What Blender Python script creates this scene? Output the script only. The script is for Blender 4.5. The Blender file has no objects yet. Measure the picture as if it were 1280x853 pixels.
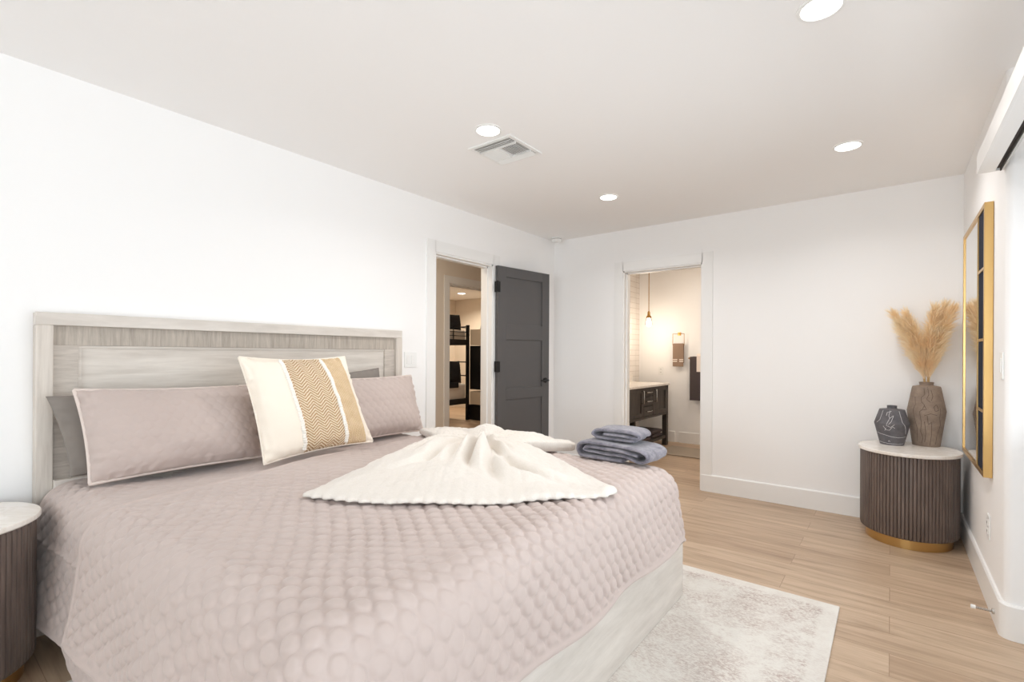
import bpy, bmesh, math, random
import numpy as np
from mathutils import Vector, Matrix
random.seed(7)
rng = np.random.default_rng(5)
PI = math.pi
SC = bpy.context.scene
COL = SC.collection
R = math.radians

# ------------------------------------------------------------------ camera
cam_data = bpy.data.cameras.new('camera')
cam = bpy.data.objects.new('camera', cam_data); COL.objects.link(cam)
cam_data.sensor_width = 36.0
cam_data.lens = 606.82 * 36.0 / 1280.0
cam_data.shift_y = (443.43 - 426.5) / 1280.0
cam_data.clip_start = 0.02
CAM_H = 1.2031
cam.matrix_world = (Matrix.Translation((0, 0, CAM_H)) @ Matrix.Rotation(.6626, 4, 'Z')
                    @ Matrix.Rotation(PI / 2, 4, 'X') @ Matrix.Rotation(.0052, 4, 'Z'))
SC.camera = cam

# ------------------------------------------------------------------ view, world, daylight
SC.view_settings.view_transform = 'Standard'
SC.view_settings.look = 'None'
SC.view_settings.exposure = 0.0
SC.view_settings.gamma = 1.0
SC.view_settings.use_curve_mapping = False
world = bpy.data.worlds.new('world'); SC.world = world
world.use_nodes = True
bg = world.node_tree.nodes['Background']
bg.inputs[0].default_value = (.88, .95, 1.0, 1)
bg.inputs[1].default_value = 1.8
SC.cycles.max_bounces = 12
SC.cycles.diffuse_bounces = 8
SC.cycles.use_denoising = True

def area(name, loc, rot, sx, sy, power, col=(1, 1, 1), shape='RECTANGLE'):
    l = bpy.data.lights.new(name, 'AREA'); l.shape = shape; l.size = sx
    if shape in ('RECTANGLE', 'ELLIPSE'): l.size_y = sy
    l.energy = power; l.color = col
    o = bpy.data.objects.new(name, l); COL.objects.link(o)
    o.location = loc; o.rotation_euler = rot
    return o
# daylight entering by the sliding glass door on the right, plus added rear fill
area('daylight_sliding_door', (.74, 1.0, 1.05), (0, R(142), 0), 2.0, 3.6, 27, (.84, .93, 1.0))
area('daylight_sky_through_door', (.76, 1.1, 1.55), (0, R(45), 0), 1.0, 3.4, 9, (.84, .93, 1.0))
area('rear_fill_light', (-.70, -3.57, 1.35), (R(122), 0, 0), 2.4, 1.5, 72, (.84, .935, 1.0))  # unseen fill light added behind the camera

XL, XR, YF, YB, H = -2.905, .387, 4.465, -3.4, 2.44
XD = .62      # plane of the sliding door

# ------------------------------------------------------------------ materials
def srgb(r, g, b):
    def c(v):
        v /= 255.0
        return v / 12.92 if v <= .04045 else ((v + .055) / 1.055) ** 2.4
    return (c(r), c(g), c(b), 1)

class NT:
    def __init__(s, name):
        s.m = bpy.data.materials.new(name); s.m.use_nodes = True
        s.t = s.m.node_tree; s.n = s.t.nodes; s.b = s.n['Principled BSDF']
    def node(s, typ, **kw):
        n = s.n.new(typ)
        for k, v in kw.items(): setattr(n, k, v)
        return n
    def link(s, a, b): s.t.links.new(a, b)
    def setin(s, node, key, val):
        if hasattr(val, 'links') or isinstance(val, bpy.types.NodeSocket): s.link(val, node.inputs[key])
        else: node.inputs[key].default_value = val
    def math(s, op, a, b=None, c=None, clamp=False):
        n = s.node('ShaderNodeMath', operation=op); n.use_clamp = clamp
        for i, v in enumerate((a, b, c)):
            if v is not None: s.setin(n, i, v)
        return n.outputs[0]
    def coord(s, kind='Object', scale=(1, 1, 1), loc=(0, 0, 0), rot=(0, 0, 0)):
        c = s.node('ShaderNodeTexCoord'); m = s.node('ShaderNodeMapping')
        m.inputs['Scale'].default_value = scale; m.inputs['Location'].default_value = loc
        m.inputs['Rotation'].default_value = rot
        s.link(c.outputs[kind], m.inputs[0]); return m.outputs[0]
    def noise(s, vec, scale, detail=4, rough=.5, dist=0):
        n = s.node('ShaderNodeTexNoise'); s.link(vec, n.inputs['Vector'])
        n.inputs['Scale'].default_value = scale; n.inputs['Detail'].default_value = detail
        n.inputs['Roughness'].default_value = rough; n.inputs['Distortion'].default_value = dist
        return n.outputs[0]
    def ramp(s, fac, stops, interp='LINEAR'):
        n = s.node('ShaderNodeValToRGB'); s.link(fac, n.inputs[0]); n.color_ramp.interpolation = interp
        e = n.color_ramp.elements
        while len(e) < len(stops): e.new(.5)
        for el, (p, c) in zip(e, stops): el.position = p; el.color = c
        return n.outputs[0]
    def mix(s, fac, a, b, mode='MIX'):
        n = s.node('ShaderNodeMix', data_type='RGBA', blend_type=mode)
        s.setin(n, 0, fac); s.setin(n, 6, a); s.setin(n, 7, b); return n.outputs[2]
    def bump(s, h, strength=.3, dist=.01):
        n = s.node('ShaderNodeBump'); s.link(h, n.inputs['Height'])
        n.inputs['Strength'].default_value = strength; n.inputs['Distance'].default_value = dist
        s.link(n.outputs[0], s.b.inputs['Normal'])
    def col(s, c): s.setin(s.b, 'Base Color', c)

def plain(name, c, rough=.5, metal=0, bump=None, spec=None, var=0):
    t = NT(name); t.b.inputs['Roughness'].default_value = rough; t.b.inputs['Metallic'].default_value = metal
    if spec is not None: t.b.inputs['Specular IOR Level'].default_value = spec
    v = t.coord()
    if var:
        n = t.noise(v, 6, 5)
        d = tuple(x * (1 - var) for x in c[:3]) + (1,)
        t.col(t.mix(n, d, c))
    else: t.col(c)
    if bump: t.bump(t.noise(v, bump[0], 4), bump[1], bump[2] if len(bump) > 2 else .002)
    return t.m

def wood(name, base, dark, scale=(3, 30, 30), rough=.5, rot=(0, 0, 0), contrast=(.35, .7)):
    t = NT(name); v = t.coord(scale=scale, rot=rot)
    n = t.noise(v, 1.6, 7, .62, .4)
    n2 = t.noise(v, 5, 4, .6)
    f = t.math('ADD', t.math('MULTIPLY', n, .7), t.math('MULTIPLY', n2, .3))
    t.col(t.ramp(f, [(contrast[0], dark), (contrast[1], base)]))
    t.b.inputs['Roughness'].default_value = rough
    t.bump(n2, .15, .002)
    return t.m

M = {}
M['wall'] = plain('wall_paint', srgb(246, 245, 244), .75, bump=(220, .04))
M['ceiling'] = plain('ceiling_paint', srgb(246, 245, 244), .85, bump=(150, .05))
M['trim'] = plain('trim_paint', srgb(240, 239, 237), .4)
M['hallwall'] = plain('hall_paint', srgb(233, 224, 212), .75)
M['black'] = plain('black_metal', srgb(22, 21, 22), .4, .3)
M['door'] = plain('charcoal_door_paint', srgb(84, 82, 82), .45)
M['gold'] = plain('brushed_gold', srgb(206, 170, 112), .32, 1.0, bump=(300, .05))
M['brass'] = plain('brass', srgb(178, 138, 80), .3, 1.0)
M['chrome'] = plain('satin_nickel', srgb(200, 198, 194), .25, 1.0)
M['plastic'] = plain('white_plastic', srgb(240, 240, 238), .35)
M['slot'] = plain('dark_slot', srgb(70, 66, 62), .8)
M['duct'] = plain('shaded_duct', srgb(190, 187, 183), .8)
M['greywood'] = wood('pale_greige_wood_horizontal', srgb(230, 223, 214), srgb(200, 191, 181), (8, 1.2, 14), .55)
M['greywood_v'] = wood('pale_greige_wood_vertical', srgb(224, 216, 206), srgb(194, 184, 174), (10, 24, 1.4), .55)
M['greywood_rail'] = wood('pale_greige_rail_wood', srgb(230, 223, 215), srgb(204, 196, 187), (10, 1.5, 9), .5)
M['greywood_band'] = wood('greige_band_cross_grain', srgb(200, 190, 178), srgb(158, 148, 137), (8, 40, 3), .6)
M['greywood_band_v'] = wood('greige_side_band_cross_grain', srgb(216, 207, 197), srgb(180, 170, 160), (8, 3, 34), .6)
M['darkwood'] = wood('umber_fluted_wood', srgb(124, 108, 99), srgb(84, 72, 66), (14, 14, 1.5), .5)
M['vanitywood'] = wood('dark_espresso_wood', srgb(82, 73, 66), srgb(46, 41, 37), (12, 12, 2), .5)
M['linen_grey'] = plain('grey_pillow_cotton', srgb(138, 130, 123), .9, bump=(160, .2), var=.1)
M['cream'] = plain('cream_cotton', srgb(243, 233, 219), .95, bump=(260, .4), var=.06)
M['trimcord'] = plain('white_tufted_cord', srgb(247, 242, 234), .95, bump=(400, .5))
M['slate'] = plain('dark_slate_pane', srgb(62, 64, 72), .6, 0, spec=0)
M['blackcloth'] = plain('black_cloth', srgb(24, 23, 26), .9)
M['bedwhite'] = plain('bunk_white_cotton', srgb(225, 220, 215), .9)
M['bunkcream'] = plain('cream_drawer_front', srgb(206, 190, 168), .6)
M['frosted'] = plain('mattress_ticking', srgb(235, 230, 222), .9)
M['browntowel'] = plain('brown_terry', srgb(150, 126, 108), 1, bump=(300, .5), var=.1)
M['darktowel'] = plain('dark_terry', srgb(84, 74, 74), 1, bump=(300, .5), var=.15)
M['whitetowel'] = plain('white_terry', srgb(238, 226, 216), 1, bump=(300, .5))
M['bathmat'] = plain('greige_bath_mat', srgb(170, 156, 140), 1, bump=(200, .6), var=.15)
M['curtain'] = plain('aluminium_door_frame', srgb(235, 236, 238), .4)

def quilt_mat(name, c, c2):
    t = NT(name); v = t.coord()
    n = t.noise(v, 3.2, 4); t.col(t.mix(n, c2, c))
    t.b.inputs['Roughness'].default_value = .82
    t.b.inputs['Sheen Weight'].default_value = .25
    t.bump(t.noise(v, 500, 2), .12, .001)
    return t.m
M['quilt'] = quilt_mat('mauve_quilt_microfibre', srgb(196, 180, 173), srgb(186, 170, 163))

def marble():
    t = NT('white_marble'); v = t.coord(scale=(1, 1, 1))
    n = t.noise(v, 5, 8, .6, 1.6)
    t.col(t.ramp(n, [(.40, srgb(241, 235, 228)), (.5, srgb(232, 225, 216)), (.56, srgb(242, 237, 231))]))
    t.b.inputs['Roughness'].default_value = .22
    return t.m
M['marble'] = marble()

def floor_mat():
    t = NT('oak_plank_floor'); v = t.coord()
    b = t.node('ShaderNodeTexBrick'); t.link(v, b.inputs['Vector'])
    b.offset = .37; b.offset_frequency = 2; b.squash = 1
    b.inputs['Color1'].default_value = srgb(198, 174, 149); b.inputs['Color2'].default_value = srgb(180, 154, 129)
    b.inputs['Mortar'].default_value = srgb(160, 134, 110)
    b.inputs['Scale'].default_value = 1; b.inputs['Mortar Size'].default_value = .0013
    b.inputs['Brick Width'].default_value = 1.22; b.inputs['Row Height'].default_value = .178
    b.inputs['Bias'].default_value = -.1
    # grain, shifted from plank to plank by the plank's own tint
    sep = t.node('ShaderNodeSeparateColor'); t.link(b.outputs['Color'], sep.inputs[0])
    off = t.node('ShaderNodeCombineXYZ'); t.link(t.math('MULTIPLY', sep.outputs[0], 40), off.inputs[0]); t.link(t.math('MULTIPLY', sep.outputs[0], 17), off.inputs[1])
    add = t.node('ShaderNodeVectorMath', operation='ADD'); t.link(v, add.inputs[0]); t.link(off.outputs[0], add.inputs[1])
    mp = t.node('ShaderNodeMapping'); mp.inputs['Scale'].default_value = (1.1, 13, 1); t.link(add.outputs[0], mp.inputs[0])
    g = t.noise(mp.outputs[0], 1.7, 6, .6, .6)
    mp2 = t.node('ShaderNodeMapping'); mp2.inputs['Scale'].default_value = (3, 90, 1); t.link(add.outputs[0], mp2.inputs[0])
    g2 = t.noise(mp2.outputs[0], 1.5, 3, .6)
    gc = t.ramp(g, [(.30, (.62, .58, .54, 1)), (.48, (.90, .88, .86, 1)), (.70, (1.12, 1.13, 1.15, 1))])
    c = t.mix(.8, b.outputs['Color'], gc, 'MULTIPLY')
    gc2 = t.ramp(g2, [(.35, (.9, .88, .86, 1)), (.6, (1.03, 1.03, 1.03, 1))])
    c = t.mix(.6, c, gc2, 'MULTIPLY')
    t.col(c)
    t.b.inputs['Roughness'].default_value = .42
    t.bump(t.math('SUBTRACT', 1, b.outputs['Fac']), .3, .002)
    return t.m
M['floor'] = floor_mat()

def rug_mat():
    t = NT('distressed_rug_pile'); v = t.coord()
    sp = t.node('ShaderNodeSeparateXYZ'); t.link(v, sp.inputs[0])
    big = t.noise(v, 3.2, 5, .6, .5); mid = t.noise(v, 14, 6, .7, .6)
    vs = t.coord(scale=(1, 2.2, 1)); fine = t.noise(vs, 70, 5, .8)
    # woven bands running parallel to the edges, worn away in patches
    dx = t.math('SUBTRACT', -.187, sp.outputs[0]); dy = t.math('SUBTRACT', 2.79, sp.outputs[1])
    d = t.math('MINIMUM', dx, dy)
    band = t.ramp(d, [(.0, (.1, .1, .1, 1)), (.055, (.15, .15, .15, 1)), (.07, (.95, .95, .95, 1)), (.20, (.8, .8, .8, 1)), (.215, (.3, .3, .3, 1)), (.24, (.45, .45, .45, 1)), (.26, (.75, .75, .75, 1)), (.5, (.5, .5, .5, 1))])
    wear = t.ramp(t.math('MULTIPLY_ADD', big, .6, t.math('MULTIPLY', mid, .5)), [(.46, (.12, .12, .12, 1)), (.62, (1, 1, 1, 1))])
    ink = t.ramp(fine, [(.44, (0, 0, 0, 1)), (.56, (1, 1, 1, 1))])
    f = t.math('MULTIPLY', t.math('MULTIPLY', ink, wear), t.math('MULTIPLY_ADD', band, .9, .1))
    tone = t.mix(mid, srgb(158, 149, 144), srgb(184, 156, 146))
    c = t.mix(t.math('MULTIPLY', wear, .35), srgb(228, 225, 218), srgb(212, 203, 196))
    c = t.mix(t.math('MULTIPLY', f, 1.0, clamp=True), c, tone)
    t.col(c); t.b.inputs['Roughness'].default_value = 1
    t.bump(fine, .4, .004)
    return t.m
M['rug'] = rug_mat()

def cushion_mat():
    t = NT('woven_jute_cushion_cover'); c = t.node('ShaderNodeTexCoord')
    s = t.node('ShaderNodeSeparateXYZ'); t.link(c.outputs['UV'], s.inputs[0]); u, v = s.outputs[0], s.outputs[1]
    zz = t.math('PINGPONG', t.math('MULTIPLY', u, 1), .057)
    wob = t.noise(c.outputs['UV'], 30, 3)
    ph = t.math('ADD', t.math('MULTIPLY', t.math('ADD', v, t.math('MULTIPLY', zz, 1.0)), 210), t.math('MULTIPLY', wob, 3.0))
    st = t.math('SINE', ph)
    st2 = t.math('SINE', t.math('MULTIPLY', u, 420))
    herr = t.mix(t.math('MULTIPLY', t.math('ADD', t.math('MULTIPLY', st, 1.1), 1, clamp=False), .5, clamp=True), srgb(176, 140, 98), srgb(238, 220, 194))
    stripe = t.mix(t.math('MULTIPLY_ADD', st2, .35, t.noise(c.outputs['UV'], 12, 5), clamp=True), srgb(232, 208, 174), srgb(206, 174, 132))
    cream = srgb(243, 232, 217)
    def band(a, b): return t.math('MULTIPLY', t.math('GREATER_THAN', u, a), t.math('LESS_THAN', u, b))
    col = t.mix(band(.32, .70), cream, herr)
    col = t.mix(band(.72, .92), col, stripe)
    t.col(col); t.b.inputs['Roughness'].default_value = .95
    h = t.math('MULTIPLY', t.math('ADD', st, st2), band(.32, .92))
    h = t.math('ADD', h, t.noise(c.outputs['UV'], 160, 3))
    t.bump(h, .5, .003)
    return t.m
M['cushion'] = cushion_mat()

def chenille():
    t = NT('cream_chenille'); v = t.coord()
    n = t.noise(v, 140, 3, .7)
    t.col(t.mix(n, srgb(218, 210, 200), srgb(234, 228, 220)))
    t.b.inputs['Roughness'].default_value = 1; t.b.inputs['Sheen Weight'].default_value = .3
    t.bump(n, .5, .006)
    return t.m
M['chenille'] = chenille()
def terry():
    t = NT('slate_blue_plush_terry'); v = t.coord()
    n = t.noise(v, 60, 5, .75); n2 = t.noise(v, 18, 3)
    f = t.math('MULTIPLY', t.math('ADD', n, n2), .5)
    t.col(t.ramp(f, [(.36, srgb(90, 87, 98)), (.62, srgb(150, 146, 155))]))
    t.b.inputs['Roughness'].default_value = 1; t.b.inputs['Sheen Weight'].default_value = .4
    t.bump(n, .6, .006)
    return t.m
M['terry'] = terry()
def ceramic(name, a, b, sc):
    t = NT(name); v = t.coord(); n = t.noise(v, sc, 6, .7)
    t.col(t.ramp(n, [(.3, a), (.7, b)])); t.b.inputs['Roughness'].default_value = .7
    t.bump(t.noise(v, 60, 4), .3, .003); return t.m
M['vase_dark'] = ceramic('charcoal_stoneware', srgb(78, 76, 80), srgb(108, 105, 108), 14)
M['vase_brown'] = ceramic('brown_stoneware', srgb(120, 103, 90), srgb(154, 136, 120), 14)
M['inlay_white'] = plain('white_glaze_line', srgb(214, 212, 212), .6)
M['inlay_dark'] = plain('dark_glaze_line', srgb(84, 68, 58), .7)
def pampas_mat():
    t = NT('pampas_plume'); v = t.coord(); n = t.noise(v, 9, 5)
    c = t.ramp(n, [(.3, srgb(253, 234, 202)), (.7, srgb(255, 246, 226))]); t.col(c)
    t.b.inputs['Roughness'].default_value = .9
    tr = t.node('ShaderNodeBsdfTranslucent'); t.link(c, tr.inputs[0]); mx = t.node('ShaderNodeMixShader'); mx.inputs[0].default_value = .55
    t.link(t.b.outputs[0], mx.inputs[1]); t.link(tr.outputs[0], mx.inputs[2]); t.link(mx.outputs[0], t.n['Material Output'].inputs[0])
    return t.m
M['pampas'] = pampas_mat()
M['stem'] = plain('dry_stem', srgb(214, 180, 128), .8)
M['cracktile'] = None
def tile_mat():
    t = NT('stacked_white_tile'); v = t.coord(rot=(0, R(90), R(90)))
    c = t.node('ShaderNodeTexCoord'); s = t.node('ShaderNodeSeparateXYZ'); t.link(c.outputs['Object'], s.inputs[0])
    cb = t.node('ShaderNodeCombineXYZ'); t.link(s.outputs[1], cb.inputs[0]); t.link(s.outputs[2], cb.inputs[1])
    b = t.node('ShaderNodeTexBrick'); t.link(cb.outputs[0], b.inputs['Vector']); b.offset = 0
    b.inputs['Color1'].default_value = srgb(232, 226, 220); b.inputs['Color2'].default_value = srgb(226, 219, 212)
    b.inputs['Mortar'].default_value = srgb(196, 186, 176); b.inputs['Scale'].default_value = 1
    b.inputs['Mortar Size'].default_value = .003; b.inputs['Brick Width'].default_value = .3; b.inputs['Row Height'].default_value = .075
    t.col(b.outputs[0]); t.b.inputs['Roughness'].default_value = .25
    return t.m
M['tile'] = tile_mat()
def mirror_mat():
    t = NT('mirror_silvering'); t.b.inputs['Metallic'].default_value = 1; t.b.inputs['Roughness'].default_value = .03
    t.col((.86, .87, .88, 1)); return t.m
M['mirror'] = mirror_mat()
def glass_mat():
    m = bpy.data.materials.new('clear_glass'); m.use_nodes = True; n = m.node_tree.nodes; l = m.node_tree.links
    n.remove(n['Principled BSDF']); out = n['Material Output']
    tr = n.new('ShaderNodeBsdfTransparent'); gl = n.new('ShaderNodeBsdfGlossy'); gl.inputs['Roughness'].default_value = .02
    fr = n.new('ShaderNodeFresnel'); fr.inputs[0].default_value = 1.45; mx = n.new('ShaderNodeMixShader')
    l.new(fr.outputs[0], mx.inputs[0]); l.new(tr.outputs[0], mx.inputs[1]); l.new(gl.outputs[0], mx.inputs[2]); l.new(mx.outputs[0], out.inputs[0])
    return m
M['glass'] = glass_mat()
def emit(name, c, s):
    t = NT(name); t.b.inputs['Base Color'].default_value = (.9, .9, .9, 1)
    t.b.inputs['Emission Color'].default_value = c; t.b.inputs['Emission Strength'].default_value = s
    return t.m
M['lamp'] = emit('downlight_lens', (1, .97, .93, 1), 9)
M['bulb'] = emit('glowing_bulb', (1, .84, .6, 1), 14)

# ------------------------------------------------------------------ helpers
def finish(bm, name, mat, parent=None, smooth=False, loc=None, sharp=None):
    bmesh.ops.recalc_face_normals(bm, faces=bm.faces)
    me = bpy.data.meshes.new(name); bm.to_mesh(me); bm.free()
    me.materials.append(M[mat] if isinstance(mat, str) else mat)
    if smooth:
        for p in me.polygons: p.use_smooth = True
        if sharp is not None: me.set_sharp_from_angle(angle=R(sharp))
    o = bpy.data.objects.new(name, me); COL.objects.link(o)
    if loc is not None: o.location = loc
    if parent is not None: o.parent = parent
    return o

def mesh_np(name, V, F, mat, parent=None, smooth=True, uv=None):
    me = bpy.data.meshes.new(name)
    me.from_pydata([tuple(v) for v in V], [], [tuple(int(i) for i in f) for f in F])
    me.materials.append(M[mat])
    if uv is not None:
        L = me.uv_layers.new(name='UVMap')
        idx = np.empty(len(me.loops), dtype=np.int32); me.loops.foreach_get('vertex_index', idx)
        L.data.foreach_set('uv', np.asarray(uv, dtype=np.float32)[idx].ravel())
    if smooth: me.polygons.foreach_set('use_smooth', [True] * len(me.polygons))
    me.update()
    o = bpy.data.objects.new(name, me); COL.objects.link(o)
    if parent is not None: o.parent = parent
    return o

def box(bm, x0, x1, y0, y1, z0, z1, bev=0, seg=2, mtx=None):
    vs = [bm.verts.new((x, y, z)) for x in (x0, x1) for y in (y0, y1) for z in (z0, z1)]
    q = [(0, 1, 3, 2), (4, 6, 7, 5), (0, 4, 5, 1), (2, 3, 7, 6), (0, 2, 6, 4), (1, 5, 7, 3)]
    fs = [bm.faces.new([vs[i] for i in f]) for f in q]
    if mtx is not None:
        for v in vs: v.co = mtx @ v.co
    if bev:
        es = {e for f in fs for e in f.edges}
        bmesh.ops.bevel(bm, geom=list(es), offset=bev, segments=seg, profile=.5, affect='EDGES')

def frame_of(d):
    d = Vector(d).normalized(); a = Vector((0, 0, 1)) if abs(d.z) < .9 else Vector((1, 0, 0))
    u = d.cross(a).normalized(); return u, d.cross(u).normalized()

def tube(bm, pts, rad, n=10, closed=False, cap=True):
    pts = [Vector(p) for p in pts]; N = len(pts); rings = []
    rs = rad if isinstance(rad, (list, tuple)) else [rad] * N
    u = None
    for i, p in enumerate(pts):
        if closed: d = pts[(i + 1) % N] - pts[i - 1]
        else: d = pts[min(i + 1, N - 1)] - pts[max(i - 1, 0)]
        d.normalize()
        if u is None: u, w = frame_of(d)
        else:
            u = (u - d * u.dot(d)).normalized(); w = d.cross(u)
        rings.append([bm.verts.new(p + (u * math.cos(2 * PI * k / n) + w * math.sin(2 * PI * k / n)) * rs[i]) for k in range(n)])
    for i in range(N if closed else N - 1):
        a, b = rings[i], rings[(i + 1) % N]
        for k in range(n): bm.faces.new((a[k], a[(k + 1) % n], b[(k + 1) % n], b[k]))
    if cap and not closed:
        bm.faces.new(rings[0][::-1]); bm.faces.new(rings[-1])

def lathe(bm, prof, n=48, c=(0, 0, 0), sx=1, sy=1, mod=None, cap0=True, cap1=True):
    rings = []
    for r, z in prof:
        ring = []
        for k in range(n):
            a = 2 * PI * k / n; rr = r * (mod(k) if mod else 1)
            ring.append(bm.verts.new((c[0] + rr * sx * math.cos(a), c[1] + rr * sy * math.sin(a), c[2] + z)))
        rings.append(ring)
    for a, b in zip(rings, rings[1:]):
        for k in range(n): bm.faces.new((a[k], a[(k + 1) % n], b[(k + 1) % n], b[k]))
    if cap0: bm.faces.new(rings[0][::-1])
    if cap1: bm.faces.new(rings[-1])

def tag(o, label=None, cat=None, group=None, kind=None):
    if label: o['label'] = label
    if cat: o['category'] = cat
    if group: o['group'] = group
    if kind: o['kind'] = kind
    return o

def thing(name, label, cat, loc=(0, 0, 0), rz=0, group=None):
    o = bpy.data.objects.new(name, None); COL.objects.link(o); o.empty_display_size = .05
    o.location = loc; o.rotation_euler = (0, 0, rz)
    return tag(o, label, cat, group)

def struct_boxes(name, boxes, mat, bev=0, parent=None, label=None):
    bm = bmesh.new()
    for b in boxes: box(bm, *b, bev=bev)
    o = finish(bm, name, mat, parent)
    if parent is None: tag(o, label, kind='structure')
    return o

def part_boxes(name, boxes, mat, parent, bev=.002):
    bm = bmesh.new()
    for b in boxes: box(bm, *b, bev=bev)
    return finish(bm, name, mat, parent)

def copy_tree(root, loc=None, label=None, name=None):
    c = root.copy(); COL.objects.link(c)
    if loc is not None: c.location = loc
    if label: c['label'] = label
    for ch in list(root.children):
        d = ch.copy(); COL.objects.link(d); d.parent = c
        for g in list(ch.children):
            e = g.copy(); COL.objects.link(e); e.parent = d
    return c

# smooth lattice noise for cloth
def vnoise(x, y, seed, freq):
    r = np.random.default_rng(seed); T = r.standard_normal((64, 64))
    X = x * freq + 100; Y = y * freq + 100
    i = np.floor(X).astype(int); j = np.floor(Y).astype(int); fx = X - i; fy = Y - j
    fx = fx * fx * (3 - 2 * fx); fy = fy * fy * (3 - 2 * fy)
    g = lambda a, b: T[a % 64, b % 64]
    return (g(i, j) * (1 - fx) + g(i + 1, j) * fx) * (1 - fy) + (g(i, j + 1) * (1 - fx) + g(i + 1, j + 1) * fx) * fy

def cells(s, t, a=.060):
    # puffy rounds in staggered rows, joined in chains
    b = a * 1.5
    def d(os, ot):
        p = ((s / a + os) % 1 - .5) * a; q = ((t / b + ot) % 1 - .5) * b
        return np.sqrt(p * p * 1.05 + q * q * .86)
    m = np.minimum(d(0, 0), d(.5, .5)); Rc = .47 * a
    g = 1 - np.exp(-((m - Rc) / (.12 * a)) ** 2)
    dome = np.where(m < Rc, .62 + .38 * np.clip(1 - (m / Rc) ** 2, 0, 1) ** .6, .55)
    return g * dome

# ------------------------------------------------------------------ room shell
T = .13
struct_boxes('floor', [(-8.4, 1.0, -3.6, 8.6, -.08, 0)], 'floor')
struct_boxes('ceiling', [(-8.4, 1.0, -3.6, 8.6, H, H + .08)], 'ceiling')
DH = 2.035
HY0, HY1 = 2.70, 3.43          # hall doorway in the left wall
struct_boxes('wall_left', [(XL - T, XL, YB - T, HY0, 0, H), (XL - T, XL, HY1, YF + T, 0, H), (XL - T, XL, HY0, HY1, DH, H)], 'wall')
BX0, BX1 = -2.094, -1.327      # bathroom doorway in the far wall
struct_boxes('wall_far', [(XL, BX0, YF, YF + T, 0, H), (BX1, XR + .35, YF, YF + T, 0, H), (BX0, BX1, YF, YF + T, DH, H)], 'wall')
# right wall stub with a rounded end
bm = bmesh.new()
rr = .03; x1 = .80; y0 = 2.94
poly = [(XR, YF), (x1, YF), (x1, y0)]
for k in range(0, 9):
    a = R(-90 - 90 * k / 8); poly.append((XR + rr + rr * math.cos(a), y0 + rr + rr * math.sin(a)))
b0 = [bm.verts.new((x, y, 0)) for x, y in poly]; b1 = [bm.verts.new((x, y, H)) for x, y in poly]
for i in range(len(poly)):
    j = (i + 1) % len(poly); bm.faces.new((b0[i], b0[j], b1[j], b1[i]))
bm.faces.new(b0); bm.faces.new(b1)
tag(finish(bm, 'wall_right', 'wall', smooth=True, sharp=40), kind='structure')
struct_boxes('wall_door_side', [(XD - .03, .80, -.9, 2.94, 2.12, H), (XD - .03, .80, YB, -.9, 0, H)], 'wall')
WY = (YB - T, YB); wx0, wx1 = -1.9, .5
struct_boxes('wall_back', [(XL, wx0, *WY, 0, H), (wx1, .80, *WY, 0, H), (wx0, wx1, *WY, 0, .60), (wx0, wx1, *WY, 2.10, H)], 'wall')
# unseen window added behind the camera to let in fill light
wy0, wy1 = YB - .06, YB - .02; xm = (wx0 + wx1) / 2
w1 = struct_boxes('added_window_1', [(wx0, wx1, wy0, wy1, .60, .65), (wx0, wx1, wy0, wy1, 2.05, 2.10), (wx0, wx0 + .05, wy0, wy1, .65, 2.05),
                               (wx1 - .05, wx1, wy0, wy1, .65, 2.05), (xm - .025, xm + .025, wy0, wy1, .65, 2.05)], 'trim')
part_boxes('pane', [(wx0 + .05, xm - .025, wy0 + .015, wy0 + .02, .65, 2.05), (xm + .025, wx1 - .05, wy0 + .015, wy0 + .02, .65, 2.05)], 'glass', w1, 0)
# sliding glass door
d3 = struct_boxes('door_3', [(XD - .02, XD + .04, -.9, 2.93, 0, .05), (XD - .02, XD + .04, -.9, 2.93, 2.07, 2.12), (XD - .02, XD + .04, -.9, -.84, .05, 2.07),
                             (XD - .02, XD + .04, 2.87, 2.93, .05, 2.07), (XD - .02, XD + .04, .98, 1.05, .05, 2.07)], 'curtain')
part_boxes('pane', [(XD, XD + .006, -.84, .98, .05, 2.07), (XD, XD + .006, 1.05, 2.87, .05, 2.07)], 'glass', d3, 0)

# baseboards
def base_prof(bm, p0, p1, nrm, h=.15, t=.015):
    # extruded profile with eased top
    d = (Vector(p1) - Vector(p0)); n = Vector(nrm)
    pr = [(0, 0), (t, 0), (t, h - .008), (t - .006, h), (0, h)]
    A = [bm.verts.new(Vector((p0[0], p0[1], 0)) + Vector((n.x, n.y, 0)) * a + Vector((0, 0, z))) for a, z in pr]
    B = [bm.verts.new(Vector((p1[0], p1[1], 0)) + Vector((n.x, n.y, 0)) * a + Vector((0, 0, z))) for a, z in pr]
    for i in range(5):
        j = (i + 1) % 5; bm.faces.new((A[i], A[j], B[j], B[i]))
    bm.faces.new(A[::-1]); bm.faces.new(B)
def baseboard(name, segs):
    bm = bmesh.new()
    for s in segs: base_prof(bm, *s)
    tag(finish(bm, name, 'trim'), kind='structure')
baseboard('baseboard_far', [((XL, YF), (BX0 - .09, YF), (0, -1)), ((BX1 + .09 - .09, YF), (XR, YF), (0, -1))])
baseboard('baseboard_left', [((XL, YB), (XL, HY0 - .09), (1, 0)), ((XL, HY1 + .09), (XL, YF), (1, 0))])
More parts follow.
